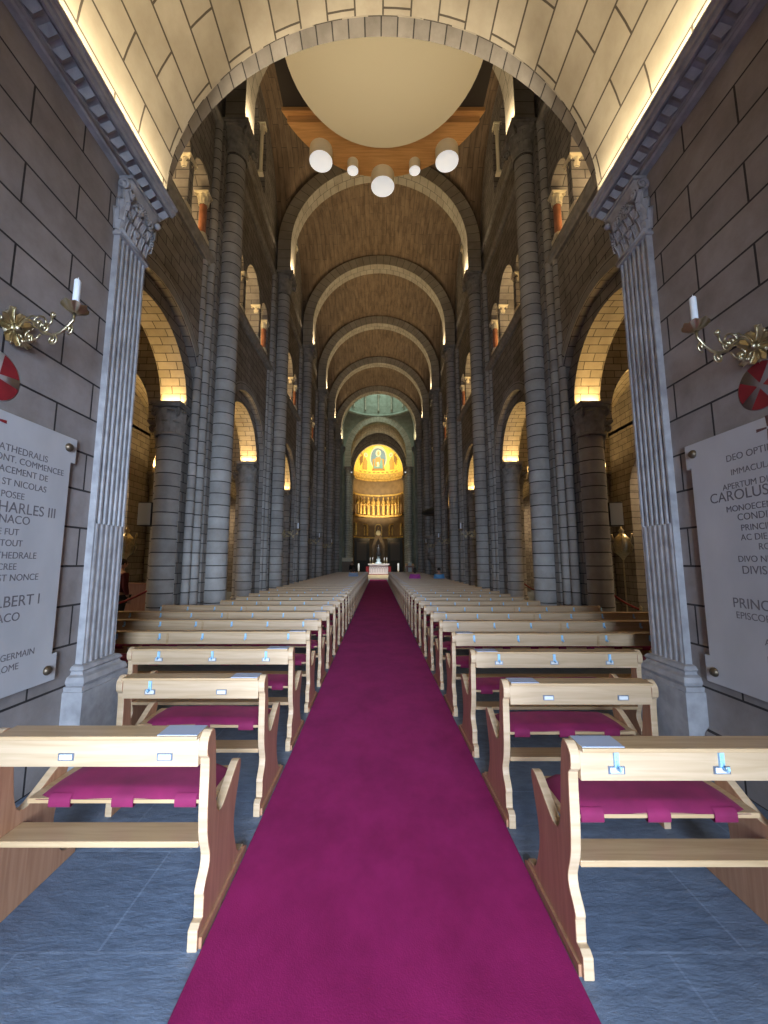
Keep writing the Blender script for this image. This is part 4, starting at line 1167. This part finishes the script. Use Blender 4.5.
# ------------------------------------------------------------------ loudspeakers, processional lanterns, ropes, board
for s, nm in ((-1, 'left'), (1, 'right')):
    root = empty('loudspeaker', (s * 4.95, 8.45, 2.45)); tag(root, 'pale grey box loudspeaker fixed to the %s aisle column' % nm, 'loudspeaker')
    MB().box(-.14, .14, -.12, .10, 0, .50).build('cabinet', M['dark_metal'], root, bevel=.01)
    MB().box(-.13, .13, -.135, -.12, .02, .48).build('grille', M['grey_metal'], root)
    MB().box(-.02, .02, .10, .45, .2, .3).build('wall_bracket', M['dark_metal'], root)
def lantern():
    root = empty('processional_lantern', (0, 0, 0))
    MB().lathe([(.16, 0), (.15, .04), (.03, .08), (.02, .3), (.018, 1.75), (.05, 1.8)], n=12).build('pole', M['gilt'], root)
    m = MB(); m.lathe([(.05, 1.8), (.12, 1.88), (.20, 1.95), (.23, 2.15), (.20, 2.35), (.12, 2.42), (.06, 2.5), (.09, 2.56), (.03, 2.62), (.001, 2.72)], n=6); m.build('lantern_body', M['gilt'], root)
    m = MB()
    for k in range(6):
        a = 2 * pi * k / 6; m.tube([(.22 * cos(a), .22 * sin(a), 1.95), (.28 * cos(a), .28 * sin(a), 2.1), (.20 * cos(a), .20 * sin(a), 2.25), (.26 * cos(a), .26 * sin(a), 2.42)], .018, 6)
        m.ball((.27 * cos(a), .27 * sin(a), 2.44), .03, n=6, m=5)
    m.build('scroll_rim', M['gilt'], root)
    return root
l0 = lantern()
for k, (x, y) in enumerate(((6.65, 11.0), (-6.9, 10.9))):
    o = l0 if k == 0 else copy_tree(l0); o.location = (x, y, 0)
    tag(o, 'ornate gilt processional lantern on a pole in the %s aisle' % ('right', 'left')[k], 'lantern', 'processional lanterns')
def rope(A, B, sag, lab, post=True):
    root = empty('barrier_rope', A); tag(root, lab, 'rope')
    pts = [(Vector(B) - Vector(A)) * (k / 14) + Vector((0, 0, -sag * sin(pi * k / 14))) for k in range(15)]
    MB().tube(pts, .022, 8).build('velvet_rope', M['redpaint'], root)
    q = MB(); q.ball((0, 0, 0), .035); q.build('brass_end', M['gilt'], root)
    q = MB(); q.ball(tuple(Vector(B) - Vector(A)), .035); q.build('brass_end', M['gilt'], root)
rope((-4.86, 8.55, 1.12), (-6.2, 8.5, .78), .12, 'dark red rope tied to the first pier, closing the left aisle')
rope((4.86, 8.8, 1.14), (5.35, 8.4, .72), .05, 'dark red rope tied to the first pier, closing the right aisle')
rope((4.75, 13.9, 1.14), (5.3, 13.6, .72), .05, 'dark red rope tied to the second pier of the right arcade')
for (x, y, z, lab) in ((-6.2, 8.5, .80, 'brass rope post standing in the left aisle'), (5.35, 8.4, .74, 'brass rope post beside the first pier in the right aisle'), (5.3, 13.6, .74, 'brass rope post beside the second pier in the right aisle')):
    o = MB().lathe([(.15, 0), (.14, .03), (.02, .05), (.02, z), (.04, z + .03), (.001, z + .07)], n=14).build('rope_post', M['gilt']); o.location = (x, y, 0); tag(o, lab, 'post')
root = empty('prayer_desk', (-6.3, 10.4, 0)); tag(root, 'brown wooden prayer desk standing in the left aisle', 'desk')
for x in (-.35, .31): MB().prism([(0, 0), (.5, 0), (.5, .1), (.12, .2), (.14, 1.0), (.3, 1.15), (0, 1.15)], x, x + .04, 'x').build('side_panel', M['wood_z'], root)
MB().box(-.35, .35, 0, .32, 1.13, 1.16).build('desk_top', M['wood_z'], root); MB().box(-.31, .31, .02, .05, .3, 1.13).build('front_panel', M['wood_z'], root); MB().box(-.31, .31, .2, .5, .16, .2).build('kneeler', M['wood_z'], root)

# ------------------------------------------------------------------ people
def skinned(name, verts, edges, radii, mat, parent, root_i=0, sub=2):
    me = bpy.data.meshes.new(name); me.from_pydata(verts, edges, []); me.materials.append(mat)
    o = bpy.data.objects.new(name, me); col.objects.link(o); o.parent = parent
    sk = o.modifiers.new('skin', 'SKIN'); sk.use_smooth_shade = True
    if not me.skin_vertices: 
        bpy.context.view_layer.objects.active = o
    for i, r in enumerate(radii):
        rr = r if isinstance(r, tuple) else (r, r)
        me.skin_vertices[0].data[i].radius = rr; me.skin_vertices[0].data[i].use_root = (i == root_i)
    sb = o.modifiers.new('sub', 'SUBSURF'); sb.levels = sub; sb.render_levels = sub
    return o
def head(parent, c, hairmat, long=False):
    m = MB()
    def hd(u, v):
        a = 2 * pi * u; p = pi * v
        x, y, z = .078 * cos(a) * sin(p), .095 * sin(a) * sin(p), .115 * cos(p)
        if z < 0: x *= 1 - .25 * (-z / .115); y *= 1 - .12 * (-z / .115)
        return (c[0] + x, c[1] + y, c[2] + z)
    m.grid(hd, 20, 14)
    m.ball((c[0], c[1] - .10, c[2] - .01), .014, .022, .024, 8, 6)
    for sg in (-1, 1):
        m.ball((c[0] + sg * .08, c[1], c[2] - .005), .012, .022, .032, 8, 6)
    m.tube([(c[0] - .025, c[1] - .088, c[2] - .055), (c[0], c[1] - .093, c[2] - .056), (c[0] + .025, c[1] - .088, c[2] - .055)], .006, 6)
    h = m.build('head', M['skin'], parent)
    q = MB()
    for sg in (-1, 1): q.ball((c[0] + sg * .03, c[1] - .088, c[2] + .012), .012, .006, .007, 8, 6)
    q.build('eyes', M['hair'], h)
    q = MB()
    q.grid(lambda u, v: (c[0] + .086 * cos(2 * pi * u) * sin(pi * .60 * v), c[1] + .012 + .098 * sin(2 * pi * u) * sin(pi * .60 * v), c[2] + .018 + .112 * cos(pi * .60 * v)), 20, 8)
    if long: q.ball((c[0], c[1] + .06, c[2] - .05), .085, .06, .12)
    q.build('hair', hairmat, h)
def hand(parent, w, d, side):
    w, d = Vector(w), Vector(d).normalized(); sx = Vector((side, 0, 0)); 
    a = d.cross(Vector((0, 1, 0))).normalized() if abs(d.z) > .5 else Vector((0, 0, 1))
    V = [tuple(w), tuple(w + d * .04), tuple(w + d * .085)]; E = [(0, 1), (1, 2)]; Rr = [.022, (.034, .018), (.036, .016)]
    n = Vector((0, 1, 0)) if abs(d.y) < .7 else Vector((1, 0, 0))
    for k, L in enumerate((.062, .072, .068, .052)):
        off = n * (-.027 + k * .018); b = w + d * .085 + off; i = len(V)
        V += [tuple(b), tuple(b + d * L * .5), tuple(b + d * L + Vector((0, 0, -.01)))]; E += [(2, i), (i, i + 1), (i + 1, i + 2)]; Rr += [.009, .008, .0065]
    i = len(V); V += [tuple(w + d * .03 - n * .035), tuple(w + d * .07 - n * .05)]; E += [(1, i), (i, i + 1)]; Rr += [.011, .008]
    return skinned('hand', V, E, Rr, M['skin'], parent, 1, 1)
def person(loc, rz, pose, top, legs, lab, hairmat=None, bag=False, long=False):
    root = empty('person', loc, rz); tag(root, lab, 'person')
    hairmat = hairmat or M['hair']
    if pose == 'stand':     # faces -y
        hip, sh, nk = .92, 1.42, 1.50
        V = [(0, 0, hip), (0, .01, 1.10), (0, .01, 1.28), (0, .01, sh), (0, 0, nk), (0, -.01, nk + .09),
             (.09, 0, hip - .04), (.10, -.02, .50), (.10, .02, .10), (.10, -.12, .04), (-.09, 0, hip - .04), (-.11, .03, .50), (-.12, .10, .10), (-.12, -.03, .04),
             (.17, 0, sh - .01), (.22, .01, 1.14), (.20, -.10, .90), (-.17, 0, sh - .01), (-.22, .01, 1.14), (-.20, -.08, .90)]
        E = [(0, 1), (1, 2), (2, 3), (3, 4), (4, 5), (0, 6), (6, 7), (7, 8), (8, 9), (0, 10), (10, 11), (11, 12), (12, 13), (3, 14), (14, 15), (15, 16), (3, 17), (17, 18), (18, 19)]
        Rr = [(.16, .11), (.14, .10), (.16, .11), (.15, .10), .055, .05, .095, .065, .045, .04, .095, .065, .045, .04, .065, .048, .036, .065, .048, .036]
        skinned('body', V, E, Rr, M['skin'], root, 0)
        # clothes: slightly larger shells
        Vt = [V[i] for i in (0, 1, 2, 3, 14, 15, 17, 18)]; 
        skinned('jacket', [V[0], V[1], V[2], (0, .01, 1.43), V[14], V[15], (.205, -.08, .94), V[17], V[18], (-.205, -.065, .94)], [(0, 1), (1, 2), (2, 3), (3, 4), (4, 5), (5, 6), (3, 7), (7, 8), (8, 9)],
                [(.18, .13), (.165, .12), (.185, .13), (.165, .115), .085, .066, .05, .085, .066, .05], top, root, 0)
        skinned('trousers', [(0, 0, .94), V[6], V[7], (.10, .02, .12), V[10], V[11], (-.12, .10, .12)], [(0, 1), (1, 2), (2, 3), (0, 4), (4, 5), (5, 6)], [(.17, .12), .115, .08, .065, .115, .08, .065], legs, root, 0)
        for sg, w in ((1, V[16]), (-1, V[19])): hand(root, w, (0, -.25, -1), sg)
        m = MB(); m.box(.06, .145, -.18, .07, 0, .07); m.box(-.165, -.075, -.10, .16, 0, .07); m.build('shoes', M['black'], root, bevel=.02)
        head(root, (0, -.02, nk + .155), hairmat, long)
        if bag: MB().lathe([(.14, .95), (.17, 1.1), (.15, 1.35), (.05, 1.4)], 0, .17, 12, sy=.6).build('backpack', M['black'], root)
    else:                   # seated, faces +y (towards the altar); seat at .50
        V = [(0, 0, .60), (0, 0, .78), (0, .02, .95), (0, .03, 1.08), (0, .03, 1.15), (0, .04, 1.22), (.10, .05, .58), (.12, .42, .56), (.12, .44, .12), (.12, .52, .05), (-.10, .05, .58), (-.12, .42, .56), (-.12, .44, .12), (-.12, .52, .05),
             (.18, .03, 1.06), (.23, .06, .82), (.12, .26, .72), (-.18, .03, 1.06), (-.23, .06, .82), (-.12, .26, .72)]
        E = [(0, 1), (1, 2), (2, 3), (3, 4), (4, 5), (0, 6), (6, 7), (7, 8), (8, 9), (0, 10), (10, 11), (11, 12), (12, 13), (3, 14), (14, 15), (15, 16), (3, 17), (17, 18), (18, 19)]
        Rr = [(.17, .12), (.15, .11), (.17, .11), (.15, .10), .055, .05, .10, .075, .05, .04, .10, .075, .05, .04, .065, .05, .036, .065, .05, .036]
        skinned('body', V, E, Rr, M['skin'], root, 0)
        skinned('coat', [V[0], V[1], V[2], (0, .03, 1.09), V[14], V[15], (.14, .22, .735), V[17], V[18], (-.14, .22, .735)], [(0, 1), (1, 2), (2, 3), (3, 4), (4, 5), (5, 6), (3, 7), (7, 8), (8, 9)],
                [(.22, .16), (.19, .14), (.20, .14), (.17, .12), .09, .07, .055, .09, .07, .055], top, root, 0)
        skinned('trousers', [(0, .02, .60), V[6], V[7], (.12, .44, .14), V[10], V[11], (-.12, .44, .14)], [(0, 1), (1, 2), (2, 3), (0, 4), (4, 5), (5, 6)], [(.17, .12), .115, .09, .07, .115, .09, .07], legs, root, 0)
        for sg, w in ((1, V[16]), (-1, V[19])): hand(root, w, (-sg * .6, .5, -.2), sg)
        m = MB(); m.box(.075, .165, .38, .60, 0, .07); m.box(-.165, -.075, .38, .60, 0, .07); m.build('shoes', M['black'], root, bevel=.02)
        head(root, (0, -.02, 1.30), hairmat, long)
        for ch in root.children:
            if ch.name.startswith('head'): ch.rotation_euler = (0, 0, pi); ch.location = (0, 0.02, 0)
    return root
jk = plain('dark_red_jacket', (.10, .012, .02), .8); jn = plain('charcoal_trousers', (.02, .02, .025), .8)
mg = plain('magenta_coat', (.52, .07, .42), .8); sb_ = plain('sky_blue_coat', (.12, .35, .68), .8); pb = plain('pale_blue_coat', (.30, .42, .62), .8)
person((-5.98, 9.35, 0), 2.6, 'stand', jk, jn, 'person in a dark red jacket and dark trousers standing in the left aisle')
def seat_y(r, s): return D0 + (.10 if s < 0 else 0) + SP_ * r + .36
person((1.78, seat_y(19, 1), 0), 0, 'sit', mg, jn, 'seated person in a bright magenta coat seen from behind, right pews', long=True)
person((2.98, seat_y(19, 1), 0), 0, 'sit', sb_, jn, 'seated person in a sky blue coat seen from behind, right of the magenta coat')
person((-1.45, seat_y(22, -1), 0), 0, 'sit', pb, jn, 'seated person in a pale blue coat in the left pews near the carpet', long=True)
person((-2.4, 36.6, 0), pi, 'stand', M['black'], jn, 'person in black clothes standing before the chancel on the left')
